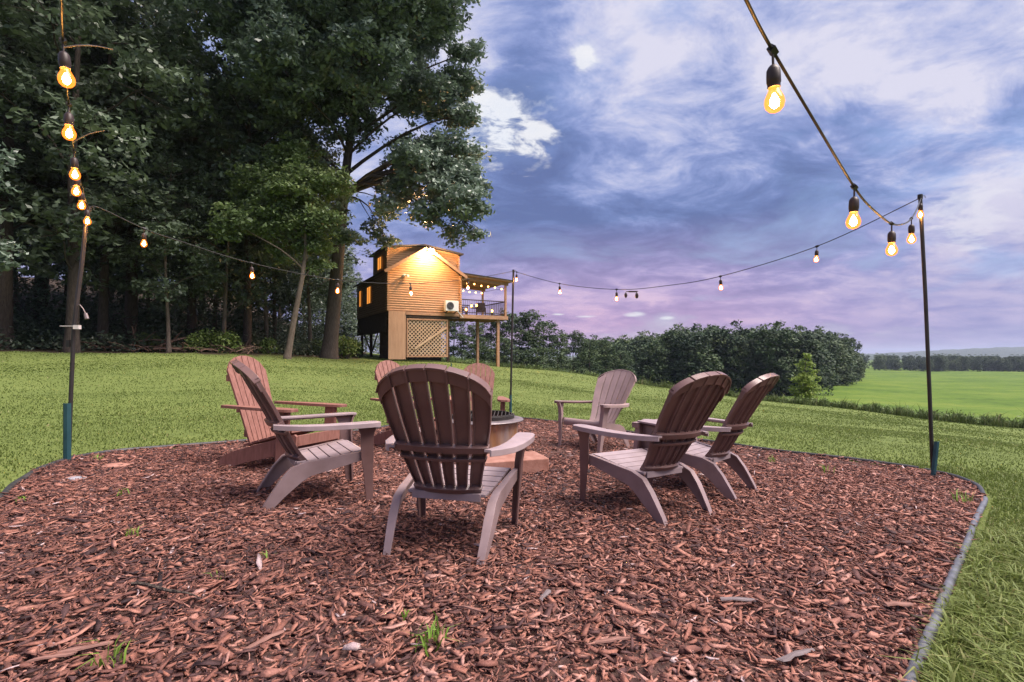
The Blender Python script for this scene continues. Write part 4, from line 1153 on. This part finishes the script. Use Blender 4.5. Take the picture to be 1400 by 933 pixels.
string_lights([at(702, 371, 9.5), at(640, 382, 8.5), at(561, 388, 7.55), at(462, 383, 6.59), at(344, 360, 5.73), at(240, 328, 5.15), at(197, 313, 4.93), at(135, 284, 4.65), at(122, 286, 4.6)],
              [at(641, 382, 8.5), at(561, 388, 7.55), at(462, 383, 6.59), at(344, 360, 5.73), at(197, 313, 4.93)], 'string of bulbs sagging from the back pole to the left pole across the wood')
string_lights([at(80, -60, 1.5), at(84, 0, 1.65), at(86, 56, 1.95), at(94, 143, 2.45), at(101, 206, 3.05), at(106, 234, 3.5), at(112, 256, 4.0), at(121, 286, 4.6)],
              [at(84, 56, 1.95), at(93, 143, 2.45), at(102, 206, 3.05), at(105, 235, 3.5), at(110, 257, 4.0), at(119, 279, 4.5)], 'string of large bulbs running from overhead at the left down to the left pole',
              ties=((at(88, 65, 1.9), at(155, 68, 1.85)), (at(100, 195, 2.7), at(143, 179, 2.6))))
q = at(865, 399, 7.45); G = Geo(); G.box(q, (.12, .02, .02)); G.lathe([(.005, 0), (.02, -.02), (.026, -.05), (.02, -.08), (.005, -.09)], 10, q + Vector((.06, 0, -.01))); G.lathe([(.005, 0), (.018, -.02), (.024, -.05), (.005, -.085)], 10, q + Vector((-.10, 0, -.01)))
G.tube([q + Vector((-.1, 0, 0)), q + Vector((.08, 0, .005))], .006, 6)
o = G.build('cable_connector', M['socket']); tag(o, 'dark plug joint with two unlit ends hanging on the back string', 'connector')
# thin stake behind the nearest chair
x, y, z = on_ground(617, 13.0)
G = Geo(); G.tube([(0, 0, -.1), (0, 0, .85)], .012, 8); o = G.build('stake', M['teal'], smooth=True); o.location = (x, y, z); tag(o, 'short dark stake standing in the lawn in front of the cabin', 'stake')

# ------------------------------------------------------------------ cabin
def cabin():
    ax = Vector((.875, .485, 0)).normalized(); by = Vector((-ax.y, ax.x, 0))
    O = Vector(((530 - 700) / F * 30, 30, CZ - .28))
    rz = math.atan2(ax.y, ax.x)
    root = empty('cabin', O, rz)
    W, L, ZF, ZE, ZA = 4.55, 8.2, 2.85, 5.28, 6.70     # width, length, floor, eave and apex above O
    def gh(z):   # half width of gable at height z
        return W / 2 if z <= ZE else W / 2 * (ZA - z) / (ZA - ZE)
    # gable wall: log courses
    h = .14
    def courses(G, x0f, x1f, z0, z1, y, depth=.10, axis='x'):
        z = z0
        while z < z1 - .02:
            zz = min(z + h, z1); a0, a1, b0, b1 = x0f(z), x1f(z), x0f(zz), x1f(zz); m0, m1 = (a0 + b0) / 2, (a1 + b1) / 2
            prof = [(0, z), (-.022, z + .015), (-.034, (z + zz) / 2), (-.022, zz - .015), (0, zz)]
            def X(e0, e1, t): return e0 + (e1 - e0) * t
            s0 = []; s1 = []
            for k, (d, pz) in enumerate(prof):
                t = (pz - z) / (zz - z + 1e-9)
                p0 = X(a0, b0, t); p1 = X(a1, b1, t)
                if axis == 'x': s0.append((p0, y + d, pz)); s1.append((p1, y + d, pz))
                else: s0.append((y + d, p0, pz)); s1.append((y + d, p1, pz))
            if axis == 'x': s0.append((a0, y + depth, z)); s1.append((a1, y + depth, z))
            else: s0.append((y + depth, a0, z)); s1.append((y + depth, a1, z))
            s0.append(((b0 if axis == 'x' else y + depth), (y + depth if axis == 'x' else b0), zz)); s1.append(((b1 if axis == 'x' else y + depth), (y + depth if axis == 'x' else b1), zz))
            order = [0, 1, 2, 3, 4, 6, 5]
            G.loft([[s0[i] for i in order], [s1[i] for i in order]])
            z = zz
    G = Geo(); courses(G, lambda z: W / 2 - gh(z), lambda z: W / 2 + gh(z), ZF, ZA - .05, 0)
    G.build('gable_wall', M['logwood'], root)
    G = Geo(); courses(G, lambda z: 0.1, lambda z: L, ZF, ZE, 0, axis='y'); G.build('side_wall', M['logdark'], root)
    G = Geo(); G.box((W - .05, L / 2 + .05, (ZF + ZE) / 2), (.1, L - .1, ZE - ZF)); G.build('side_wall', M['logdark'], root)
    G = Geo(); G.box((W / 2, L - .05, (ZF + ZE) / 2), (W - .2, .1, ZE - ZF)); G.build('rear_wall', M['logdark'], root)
    for x in (-.03, W + .03):                                     # stacked log ends at the corners
        G = Geo(); z = ZF + h / 2
        while z < ZE - .05:
            G.tube([(x, -.17, z), (x, .1, z)], h * .47, 10); z += h
        G.build('corner_logs', M['logwood'], root)
    # floor slab and beams
    G = Geo(); G.box((W / 2, L / 2, ZF - .15), (W - .05, L - .05, .28)); G.build('floor_beams', M['darkwood'], root)
    G = Geo(); G.box((0.04, L / 2 + .2, ZF - .75), (.06, L - .4, .9)); G.box((.6, L / 2 + 1, ZF - .9), (.06, L - 2, .5)); G.build('side_skirt', M['darkwood'], root)
    G = Geo(); G.box((W / 2 + .5, -.08, ZF - .10), (W - 1.1, .06, .18)); G.build('rim_beam', M['trimwood'], root)
    G = Geo(); G.box((W / 2 + .5, -.03, ZF - .27), (W - 1.1, .06, .15)); G.build('dark_beam', M['darkwood'], root)
    # skirt panel and lattice
    G = Geo(); G.box((.54, -.06, (ZF - .2) / 2 + .1), (1.04, .05, ZF - .0 + .0)); G.build('skirt_panel', M['skirt'], root)
    G = Geo(); x0, x1, z0, z1 = 1.10, 3.74, .12, ZF - .40
    for (c, d) in (((x0 + .05, -.09, (z0 + z1) / 2), (.09, .04, z1 - z0)), ((x1 - .05, -.09, (z0 + z1) / 2), (.09, .04, z1 - z0)), (((x0 + x1) / 2, -.088, z1 - .05), (x1 - x0 - .19, .04, .09)), (((x0 + x1) / 2, -.088, z0 + .05), (x1 - x0 - .19, .04, .09))): G.box(c, d)
    G.build('lattice_frame', M['trimwood'], root)
    G = Geo(); sp = .235; w_ = .058
    for sgn, yy in ((1, -.062), (-1, -.052)):
        k = -20
        while k < 45:
            # line z = z0 + sgn*(x - xs)
            if sgn == 1: xs = x0 + (k - 18) * sp; a = max(x0 + .08, xs); b = min(x1 - .08, xs + (z1 - z0)); za, zb = z0 + a - xs, z0 + b - xs
            else: xs = x0 + k * sp; a = max(x0 + .08, xs - (z1 - z0)); b = min(x1 - .08, xs); za, zb = z0 + xs - a, z0 + xs - b
            if b - a > .05: G.beam((a, yy, za), (b, yy, zb), .008, w_, (0, 0, 1))
            k += 1
    G.build('lattice', M['lattice'], root)
    G = Geo(); G.beam((x0 + .5, -.13, z0 + .5), (x1 - .12, -.13, z1 - .5), .03, .11, (0, 0, 1)); G.build('lattice_brace', M['lattice'], root)
    G = Geo(); G.box((2.4, 2.9, ZF / 2 - .3), (4.1, .06, ZF + .2)); G.build('dark_backing', M['darkwood'], root)  # added dark panel standing in for the shade behind the lattice
    # roofs
    def slab(G, p, q, y0, y1, th, ext):
        # p,q: (x,z) eave and ridge
        d = Vector((q[0] - p[0], q[1] - p[1])); dn = d.normalized(); nrm = Vector((-dn.y, dn.x)); nrm = nrm if nrm.y > 0 else -nrm
        e = Vector(p) - dn * ext; r = Vector(q)
        secs = [[(e.x, y, e.y), (r.x, y, r.y), (r.x + nrm.x * th, y, r.y + nrm.y * th), (e.x + nrm.x * th, y, e.y + nrm.y * th)] for y in (y0, y1)]
        G.loft(secs)
    G = Geo(); slab(G, (0, ZE), (W / 2, ZA), -.42, L + .3, .10, .28); G.build('roof', M['roofing'], root)
    G = Geo(); slab(G, (W, ZE), (W / 2, ZA), -.42, L + .3, .10, .28); G.build('roof', M['roofing'], root)
    for s in (0, 1):
        G = Geo(); p = (0 - .02, ZE - .1) if s == 0 else (W + .02, ZE - .1); slab(G, p, (W / 2, ZA - .10), -.47, -.40, .17, .3); G.build('fascia', M['trimwood'], root)
    # loft
    LY0, LY1, LZ = .25, 3.6, 6.62
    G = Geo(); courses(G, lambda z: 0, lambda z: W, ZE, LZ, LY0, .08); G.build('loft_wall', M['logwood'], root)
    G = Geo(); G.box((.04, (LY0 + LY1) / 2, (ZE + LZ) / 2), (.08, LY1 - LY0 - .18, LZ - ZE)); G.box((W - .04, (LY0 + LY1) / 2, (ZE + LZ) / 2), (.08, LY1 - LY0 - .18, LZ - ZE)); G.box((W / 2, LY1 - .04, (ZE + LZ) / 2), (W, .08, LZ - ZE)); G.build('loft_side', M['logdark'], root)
    for x in (0, W):
        G = Geo(); z = ZE + h / 2
        while z < LZ - .05: G.tube([(x, LY0 - .15, z), (x, LY0 + .1, z)], h * .46, 8); z += h
        G.build('corner_logs', M['logwood'], root)
    G = Geo(); slab(G, (0, LZ), (W / 2, LZ + .30), LY0 - .3, LY1 + .2, .09, .25); slab(G, (W, LZ), (W / 2, LZ + .30), LY0 - .3, LY1 + .2, .09, .25); G.build('loft_roof', M['roofing'], root)
    G = Geo(); G.loft([[(0, y, LZ), (W, y, LZ), (W / 2, y, LZ + .28)] for y in (LY0 - .02, LY0 + .05)]); G.build('loft_gable', M['logwood'], root)
    # windows on the left side
    for (y, z, w, hh) in ((6.9, ZF + 1.35, .55, 1.1), (4.4, ZF + 1.35, 1.0, 1.1), (1.7, ZE + .62, .9, .75)):
        G = Geo()
        for (c, d) in (((-.075, y, z + hh / 2 + .04), (.04, w + .18, .08)), ((-.075, y, z - hh / 2 - .04), (.04, w + .18, .08)), ((-.075, y - w / 2 - .045, z), (.04, .09, hh)), ((-.075, y + w / 2 + .045, z), (.04, .09, hh)), ((-.07, y, z), (.03, .04, hh))): G.box(c, d)
        f = G.build('window', M['trimwood'], root)
        G = Geo(); G.box((-.062, y, z), (.012, w, hh)); G.build('pane', M['window'], f)
    # stilts and bracing
    for (x, y) in ((.3, 2.6), (.3, 5.2), (.3, 7.9), (3.0, 3), (4.2, 5.5), (4.3, 8)):
        G = Geo(); G.box((x, y, ZF / 2 - .4), (.16, .16, ZF + .5)); G.build('stilt', M['darkwood'], root)
    G = Geo(); G.beam((.3, 2.7, ZF - .5), (.3, 5.1, .3), .05, .12); G.beam((.3, 5.3, .5), (.3, 7.8, ZF - .8), .05, .12); G.build('brace', M['darkwood'], root)
    # outdoor unit
    u = G = Geo(); G.box((3.85, -.34, ZF + .42), (.86, .34, .62)); u = G.build('outdoor_unit', M['acwhite'], root, bevel=.015)
    G = Geo(); G.lathe([(.235, 0), (.235, .02), (.20, .022), (.20, .004)], 28, (0, 0, 0), cap=False)
    for q in range(3): G.tube([(math.cos(a * math.pi / 16) * (.06 + q * .05), math.sin(a * math.pi / 16) * (.06 + q * .05), .015) for a in range(33)], .007, 5)
    G.lathe([(.21, -.001), (.21, .006)], 28)
    G.build('fan_grille', M['grille'], u, xf=Matrix.Translation((3.72, -.512, ZF + .42)) @ Matrix.Rotation(R(90), 4, 'X'))
    G = Geo(); G.beam((3.55, -.05, ZF + .02), (3.55, -.5, ZF + .09), .05, .05); G.beam((4.15, -.05, ZF + .02), (4.15, -.5, ZF + .09), .05, .05); G.build('unit_bracket', M['darkwood'], root)
    G = Geo(); G.tube([(4.2, -.3, ZF + .2), (4.35, -.25, ZF + .1), (4.7, -.2, ZF - .25)], .03, 8); G.build('pipe', M['acwhite'], root)
    # lamps
    G = Geo(); G.box((.98, -.07, ZF + 2.16), (.14, .06, .14)); 
    for dx in (-.11, .11): G.tube([(.98, -.08, ZF + 2.16), (.98 + dx, -.16, ZF + 2.16), (.98 + dx * 1.3, -.28, ZF + 2.10)], [.02, .05, .075], 10)
    fl = G.build('floodlight', M['acwhite'], root)
    G = Geo(); G.lathe([(.01, 0), (.065, .01), (.065, .03), (.01, .04)], 12); G.build('lens', M['acwhite'], fl, xf=Matrix.Translation((1.12, -.29, ZF + 2.09)) @ Matrix.Rotation(R(80), 4, 'X'))
    G = Geo(); G.box((W / 2 + .1, -.56, ZA - .12), (.20, .22, .16)); fl = G.build('apex_floodlight', M['acwhite'], root)
    G = Geo(); G.lathe([(.02, -.16), (.12, -.13), (.155, 0), (.12, .13), (.02, .16)], 14, (W / 2 + .1, -.80, ZA - .25)); G.build('lamp_lens', M['lampglow'], fl, smooth=True)
    # ---- porch deck
    X0, X1, Y0, Y1 = W + .02, 7.95, -.05, 3.6
    G = Geo(); G.box(((X0 + X1) / 2 , (Y0 + Y1) / 2, ZF - .06), (X1 - X0, Y1 - Y0, .05)); G.build('deck_floor', M['trimwood'], root)
    G = Geo(); G.box(((X0 + X1) / 2, Y0 - .03, ZF - .16), (X1 - X0 + .06, .05, .24)); G.box((X1 + .03, (Y0 + Y1) / 2, ZF - .165), (.05, Y1 - Y0, .24))
    for k in range(8): G.box((X0 + .2 + k * .42, (Y0 + Y1) / 2, ZF - .18), (.05, Y1 - Y0 - .1, .18))
    G.build('deck_joists', M['trimwood'], root)
    for (x, y) in ((7.35, .15), (4.9, 2.8), (7.35, 3.3)):
        wx = O + ax * x + by * y; gz = hz(wx.x, wx.y) - O.z
        G = Geo(); G.box((x, y, (ZF - .25 + gz - .1) / 2), (.17, .17, ZF - .25 - gz + .1)); G.build('deck_post', M['trimwood'], root)
    for (x, y) in ((7.85, .03), (7.85, 3.5), (4.7, 3.5)):
        top = ZE - .05 - (x - W) * .07
        G = Geo(); G.box((x, y, (ZF - .03 + top) / 2), (.12, .12, top - ZF + .03)); G.build('porch_post', M['trimwood'], root)
    G = Geo(); secs = [[(X0 - .05, y, ZE + .02), (X1 + .3, y, ZE - .22), (X1 + .3, y, ZE - .14), (X0 - .05, y, ZE + .10)] for y in (-.3, 3.9)]; G.loft(secs); G.build('porch_roof', M['trimwood'], root)
    G = Geo(); secs = [[(X0 - .05, y, ZE + .11), (X1 + .35, y, ZE - .135), (X1 + .35, y, ZE - .10), (X0 - .05, y, ZE + .145)] for y in (-.35, 3.95)]; G.loft(secs); G.build('porch_roofing', M['roofing'], root)
    G = Geo(); G.beam((X0, .03, ZE - .13), (X1 + .1, .03, ZE - .36), .08, .16); G.beam((X0, 3.5, ZE - .13), (X1 + .1, 3.5, ZE - .36), .08, .16); G.build('porch_beam', M['trimwood'], root)
    rail = G = Geo()
    for (a, b) in (((X0, .03), (X1 - .1, .03)), ((X1 - .1, .03), (X1 - .1, 3.5)), ((X1 - .1, 3.5), (X0, 3.5))):
        A = Vector((a[0], a[1], 0)); B = Vector((b[0], b[1], 0)); n = int((B - A).length / .13)
        G.beam(A + Vector((0, 0, ZF + .92)), B + Vector((0, 0, ZF + .92)), .09, .05); G.beam(A + Vector((0, 0, ZF + .1)), B + Vector((0, 0, ZF + .1)), .05, .05)
        for i in range(1, n):
            q = A.lerp(B, i / n); G.beam(q + Vector((0, 0, ZF + .1)), q + Vector((0, 0, ZF + .9)), .014, .014, (0, 1, 0))
    G.build('railing', M['darkwood'], root)
    tag(root, 'small log cabin on stilts with a lit gable and raised porch', 'cabin')
    T = Matrix.Translation(O) @ Matrix.Rotation(rz, 4, 'Z')
    # porch fairy lights
    fr = empty('fairy_lights', T @ Vector((X0, 0, ZE))); o0 = fr.location
    pts = []; bulbs = []
    for i in range(25):
        t = i / 24; x = X0 + .3 + (X1 - X0 - .4) * t; pts.append(T @ Vector((x, .1, ZE - .34 - .23 * t - .05 * abs(math.sin(t * 12)))) - o0)
    for i in range(25):
        t = i / 24; pts.append(T @ Vector((X1 - .1 - (X1 - X0 - .5) * t, 3.4, ZE - .5 + .15 * t - .05 * abs(math.sin(t * 12)))) - o0)
    G = Geo(); G.tube(pts, .012, 5); G.build('cable', M['cable'], fr)
    for i in range(2, 50, 4):
        G = Geo(); G.lathe([(.01, .045), (.045, .02), (.052, -.02), (.03, -.05), (.005, -.06)], 8, pts[i] + Vector((0, 0, -.06))); G.build('bulb', M['fairy'], fr)
    tag(fr, 'row of small warm bulbs hanging under the porch roof', 'string lights')
    # deck furniture and lamps
    def deck_chair(x, y, rzz, lab):
        r = empty('patio_chair', T @ Vector((x, y, ZF - .03)), rz + rzz)
        G = Geo(); G.box((0, 0, .42), (.55, .55, .1)); G.build('seat', M['cloth'], r, bevel=.02)
        G = Geo(); G.box((0, .27, .72), (.55, .1, .6), Matrix.Rotation(R(-12), 3, 'X')); G.build('backrest', M['cloth'], r, bevel=.02)
        for sx in (-1, 1):
            G = Geo(); G.box((sx * .31, 0, .62), (.06, .55, .04)); G.build('arm', M['darkwood'], r)
            for sy in (-1, 1): G = Geo(); G.box((sx * .31, sy * .24, .3), (.05, .05, .6)); G.build('leg', M['darkwood'], r)
        tag(r, lab, 'chair', 'patio chairs on the porch')
    deck_chair(5.3, 1.5, .3, 'grey cushioned patio chair on the porch, nearer the cabin wall'); deck_chair(6.9, 1.8, -.5, 'grey cushioned patio chair on the porch, nearer the outer post')
    tb = empty('patio_table', T @ Vector((6.1, .8, ZF - .03)), rz)
    G = Geo(); G.lathe([(.35, .5), (.36, .53), (.01, .54)], 20); G.build('table_top', M['darkwood'], tb)
    G = Geo(); G.tube([(0, 0, .02), (0, 0, .5)], .04, 8); G.lathe([(.2, 0), (.2, .03)], 12); G.build('pedestal', M['darkwood'], tb)
    tag(tb, 'small round table between the patio chairs on the porch', 'table')
    for i, (x, y, z, lab) in enumerate(((5.15, .35, .35, 'glowing lantern on the porch floor beside the cabin wall'), (5.6, .5, .62, 'glowing lantern left of the porch table'), (6.1, .8, .70, 'glowing lantern standing on the porch table'), (7.1, .5, .35, 'glowing lantern on the porch near the outer post'))):
        r = empty('lantern', T @ Vector((x, y, ZF - .03)))
        G = Geo(); G.lathe([(.06, 0 if z < .6 else z - .16), (.06, z - .12), (.08, z - .1), (.08, z - .09)], 10); G.build('stand', M['darkwood'], r)
        G = Geo(); G.lathe([(.03, z - .09), (.06, z - .05), (.06, z + .04), (.03, z + .08)], 10); G.build('glass', M['fairy'], r)
        G = Geo(); G.lathe([(.08, z + .082), (.03, z + .13), (.01, z + .15)], 10); G.build('lid', M['darkwood'], r)
        tag(r, lab, 'lantern', 'lanterns on the porch')
    return T, W, ZA
cabin()

# parked vehicle glimpsed far away behind the oak is only a pale roof: small parked car
def car(loc, rz):
    r = empty('parked_car', loc, rz)
    mb = simple('car_paint', (.35, .42, .55), (.42, .5, .62), rough=.3, bump=0, spec=.6)
    G = Geo(); secs = []
    for (x, zt, zb, w) in ((-2.1, .62, .35, .7), (-1.9, .85, .28, .84), (-1.0, .95, .25, .88), (.9, .98, .25, .88), (1.8, .86, .28, .84), (2.1, .6, .35, .72)):
        secs.append([(x, -w, zb), (x, w, zb), (x, w, zt * .8), (x, w * .9, zt), (x, -w * .9, zt), (x, -w, zt * .8)])
    G.loft(secs); G.build('body', mb, r, bevel=.03)
    G = Geo(); secs = []
    for (z, x0, x1, w) in ((.94, -1.5, 1.1, .8), (1.4, -1.1, .5, .64), (1.46, -.9, .3, .6)): secs.append([(x0, -w, z), (x1, -w, z), (x1, w, z), (x0, w, z)])
    G.loft(secs); c = G.build('cabin_glass', M['grille'], r, bevel=.02)
    G = Geo(); G.box((-.3, 0, 1.475), (1.25, 1.2, .03)); G.build('roof', mb, r, bevel=.01)
    for x in (-1.35, 1.3):
        for y in (-.85, .85):
            G = Geo(); G.tube([(x, y - .1, .32), (x, y + .1, .32)], .32, 18); w = G.build('wheel', M['black'], r)
            G = Geo(); G.tube([(x, y - .105, .32), (x, y + .105, .32)], .18, 14); G.build('rim', M['rimmetal'], w)
    for y in (-.6, .6):
        G = Geo(); G.box((-2.08, y, .62), (.06, .25, .12)); G.build('headlight', M['acwhite'], r)
    tag(r, 'pale blue parked car glimpsed through the wood left of the oak trunk', 'car')
x, y, z = on_ground(431, 48); car((x, y, z), R(20))

# ------------------------------------------------------------------ haze
def haze():
    m, nt, out = new_mat('haze_air')
    v = nt.nodes.new('ShaderNodeVolumePrincipled'); v.inputs['Density'].default_value = HAZE; v.inputs['Color'].default_value = (.62, .72, .92, 1)
    v.inputs['Anisotropy'].default_value = .2
    nt.links.new(v.outputs[0], out.inputs['Volume'])
    G = Geo(); G.box((0, 0, 42), (19000, 19000, 120)); o = G.build('haze', m); tag(o, kind='stuff')
HAZE = .00016
haze()

# ------------------------------------------------------------------ sky and light
SUN_EL, SUN_AZ = 60, 105       # azimuth clockwise from +Y
EXPO = 1.62
def world():
    w = bpy.data.worlds.new('World'); scene.world = w; w.use_nodes = True
    nt = w.node_tree; nt.nodes.clear(); out = nt.nodes.new('ShaderNodeOutputWorld')
    tc = nt.nodes.new('ShaderNodeTexCoord'); D_ = tc.outputs['Generated']
    sep = nt.nodes.new('ShaderNodeSeparateXYZ'); nt.links.new(D_, sep.inputs[0])
    zc = math_n(nt, 'ADD', math_n(nt, 'MAXIMUM', sep.outputs[2], 0), .20)
    cb = nt.nodes.new('ShaderNodeCombineXYZ')
    nt.links.new(math_n(nt, 'DIVIDE', sep.outputs[0], zc), cb.inputs[0]); nt.links.new(math_n(nt, 'DIVIDE', sep.outputs[1], zc), cb.inputs[1])
    def nz(scale, detail, rough, dist, off):
        mp = nt.nodes.new('ShaderNodeMapping'); mp.inputs['Location'].default_value = off; mp.inputs['Rotation'].default_value = (0, 0, R(-25)); mp.inputs['Scale'].default_value = (1, 1.25, 1)
        nt.links.new(cb.outputs[0], mp.inputs[0]); n = N(nt, 'ShaderNodeTexNoise', i_Scale=scale, i_Detail=detail, i_Roughness=rough, i_Distortion=dist)
        nt.links.new(mp.outputs[0], n.inputs['Vector']); return n.outputs['Fac']
    a = nz(1.05, 10, .62, .45, (3.1, 1.7, 0)); b = nz(3.4, 10, .68, .5, (8, 2, 0)); c = nz(.40, 3, .5, 0, (1, 5.5, 0))
    s = math_n(nt, 'ADD', math_n(nt, 'MULTIPLY', a, .47), math_n(nt, 'ADD', math_n(nt, 'MULTIPLY', b, .32), math_n(nt, 'MULTIPLY', c, .21)))
    def blob(px, py, rad, sharp=1.0):
        d = ray(px, py).normalized()
        dp = nt.nodes.new('ShaderNodeVectorMath'); dp.operation = 'DOT_PRODUCT'; nt.links.new(D_, dp.inputs[0]); dp.inputs[1].default_value = d
        nv = math_n(nt, 'SUBTRACT', 1, dp.outputs['Value'])
        return math_n(nt, 'POWER', 2.718, math_n(nt, 'MULTIPLY', nv, -1.0 / (rad * rad * .5)))
    # large bright bank upper centre, dark banks
    s = math_n(nt, 'ADD', s, math_n(nt, 'MULTIPLY', blob(860, 90, .30), .12))
    s = math_n(nt, 'ADD', s, math_n(nt, 'MULTIPLY', blob(1380, 300, .22), .07))
    s = math_n(nt, 'SUBTRACT', s, math_n(nt, 'MULTIPLY', blob(750, 285, .16), .12))
    s = math_n(nt, 'SUBTRACT', s, math_n(nt, 'ADD', math_n(nt, 'MULTIPLY', blob(930, 300, .15), .10), math_n(nt, 'MULTIPLY', blob(1100, 310, .15), .08)))
    s = math_n(nt, 'SUBTRACT', s, math_n(nt, 'MULTIPLY', blob(720, 100, .08), .10))
    s = math_n(nt, 'SUBTRACT', s, math_n(nt, 'MULTIPLY', blob(980, 120, .10), .08))
    cl = ramp(nt, s, [(.41, srgb(98, 116, 168)), (.46, srgb(116, 136, 190)), (.495, srgb(142, 158, 210)), (.53, srgb(182, 190, 228)), (.58, srgb(222, 221, 240))]).outputs[0]
    # horizon colours: pink in the middle, lavender to the right
    pk = math_n(nt, 'MULTIPLY', math_n(nt, 'SUBTRACT', 1, math_n(nt, 'MULTIPLY', math_n(nt, 'ABSOLUTE', sep.outputs[2]), 4.0), True), 1.0)
    pk = math_n(nt, 'POWER', pk, .9)
    pink = mixc(nt, blob(840, 470, .42), srgb(156, 154, 204), srgb(218, 166, 202))
    band = ramp(nt, math_n(nt, 'ADD', math_n(nt, 'MULTIPLY', b, .5), math_n(nt, 'MULTIPLY', a, .5)), [(.42, (.74, .78, .88)), (.58, (1.10, 1.05, 1.03))]).outputs[0]
    pink = mixc(nt, 1.0, pink, band, 'MULTIPLY')
    cl = mixc(nt, math_n(nt, 'MULTIPLY', pk, .92), cl, pink)
    # bright breaks in the cloud
    hf = nz(14, 7, .66, .3, (2, 9, 0)); mf = nz(6.5, 7, .62, .6, (5, 4, 0))
    def brk(px, py, rad, thr, amt):
        e = math_n(nt, 'ADD', blob(px, py, rad), math_n(nt, 'ADD', math_n(nt, 'MULTIPLY', math_n(nt, 'SUBTRACT', mf, .5), 3.6), math_n(nt, 'MULTIPLY', math_n(nt, 'SUBTRACT', hf, .5), 1.8)))
        e = math_n(nt, 'MULTIPLY', e, math_n(nt, 'MULTIPLY', blob(px, py, rad * 1.6), 1.3))
        return math_n(nt, 'MULTIPLY', ramp(nt, e, [(max(0, thr - .4), (0, 0, 0)), (thr - .05, (.32,) * 3), (thr + .18, (.75,) * 3), (min(1, thr + .5), (1, 1, 1))]).outputs[0], amt)
    bk = brk(664, 172, .085, .70, 1)
    bk = math_n(nt, 'MAXIMUM', bk, brk(726, 184, .045, .62, .95)); bk = math_n(nt, 'MAXIMUM', bk, brk(800, 80, .026, .72, .85))
    bk = math_n(nt, 'MAXIMUM', bk, brk(1330, 300, .06, .75, .35))
    # thin bright slivers near the horizon, flat in elevation
    def sliver(px, py, wx, wz):
        d = ray(px, py).normalized(); azv = math.atan2(d.x, d.y)
        t = nt.nodes.new('ShaderNodeMath'); t.operation = 'ARCTAN2'; nt.links.new(sep.outputs[0], t.inputs[0]); nt.links.new(sep.outputs[1], t.inputs[1])
        da = math_n(nt, 'DIVIDE', math_n(nt, 'SUBTRACT', t.outputs[0], azv), wx); dz = math_n(nt, 'DIVIDE', math_n(nt, 'SUBTRACT', sep.outputs[2], d.z), wz)
        e = math_n(nt, 'ADD', math_n(nt, 'MULTIPLY', da, da), math_n(nt, 'MULTIPLY', dz, dz))
        e = math_n(nt, 'ADD', e, math_n(nt, 'MULTIPLY', math_n(nt, 'SUBTRACT', b, .5), 3.0))
        return math_n(nt, 'SUBTRACT', 1, e, True)
    for q in ((867, 430, .022, .005), (802, 433, .022, .0025), (912, 435, .016, .004), (763, 430, .014, .002)):
        bk = math_n(nt, 'MAXIMUM', bk, math_n(nt, 'MULTIPLY', sliver(*q), .85))
    cl = mixc(nt, bk, cl, (.92, .92, .94))
    # clear sky behind
    sk = nt.nodes.new('ShaderNodeTexSky'); sk.sky_type = 'NISHITA'; sk.sun_disc = False; sk.sun_elevation = R(SUN_EL); sk.sun_rotation = R(SUN_AZ)
    clear = N(nt, 'ShaderNodeBackground', i_Strength=.08); nt.links.new(sk.outputs[0], clear.inputs[0])
    rear_dim = ramp(nt, math_n(nt, 'ADD', math_n(nt, 'MULTIPLY', sep.outputs[1], .5), .5), [(.1, (.85, .85, .87)), (.6, (1, 1, 1))]).outputs[0]   # added dimming of the sky behind the camera, shades camera-facing sides
    cl = mixc(nt, 1.0, cl, rear_dim, 'MULTIPLY')
    cloud = N(nt, 'ShaderNodeBackground', i_Strength=1 / (2 ** EXPO)); nt.links.new(cl, cloud.inputs[0])
    cover = ramp(nt, a, [(.30, (.72,) * 3), (.46, (1, 1, 1))]).outputs[0]
    mx = N(nt, 'ShaderNodeMixShader'); nt.links.new(cover, mx.inputs[0]); nt.links.new(clear.outputs[0], mx.inputs[1]); nt.links.new(cloud.outputs[0], mx.inputs[2])
    nt.links.new(mx.outputs[0], out.inputs[0])
    w.cycles.sampling_method = 'MANUAL'; w.cycles.sample_map_resolution = 512
world()
ld = bpy.data.lights.new('sun', 'SUN'); ld.energy = 3.0; ld.angle = R(45); ld.color = (1, .87, .80)
so = bpy.data.objects.new('sun', ld); COL.objects.link(so)
dv = Vector((math.sin(R(SUN_AZ)) * math.cos(R(SUN_EL)), math.cos(R(SUN_AZ)) * math.cos(R(SUN_EL)), math.sin(R(SUN_EL))))
so.rotation_mode = 'QUATERNION'; so.rotation_quaternion = dv.to_track_quat('Z', 'Y')

cd = bpy.data.cameras.new('camera'); cam = bpy.data.objects.new('camera', cd); COL.objects.link(cam)
cam.location = (0, 0, CZ); cam.rotation_euler = (R(90) + PITCH, 0, 0)
cd.sensor_width = 36; cd.lens = 18; cd.clip_start = .05; cd.clip_end = 20000
scene.camera = cam

vs = scene.view_settings; vs.view_transform = 'Standard'; vs.look = 'None'; vs.exposure = EXPO; vs.gamma = 1; vs.use_curve_mapping = False
scene.render.engine = 'CYCLES'
cy = scene.cycles; cy.use_denoising = True; cy.max_bounces = 6; cy.diffuse_bounces = 3; cy.glossy_bounces = 2; cy.transparent_max_bounces = 8; cy.volume_bounces = 0; cy.sample_clamp_indirect = 4
try: cy.denoiser = 'OPENIMAGEDENOISE'
except Exception: pass
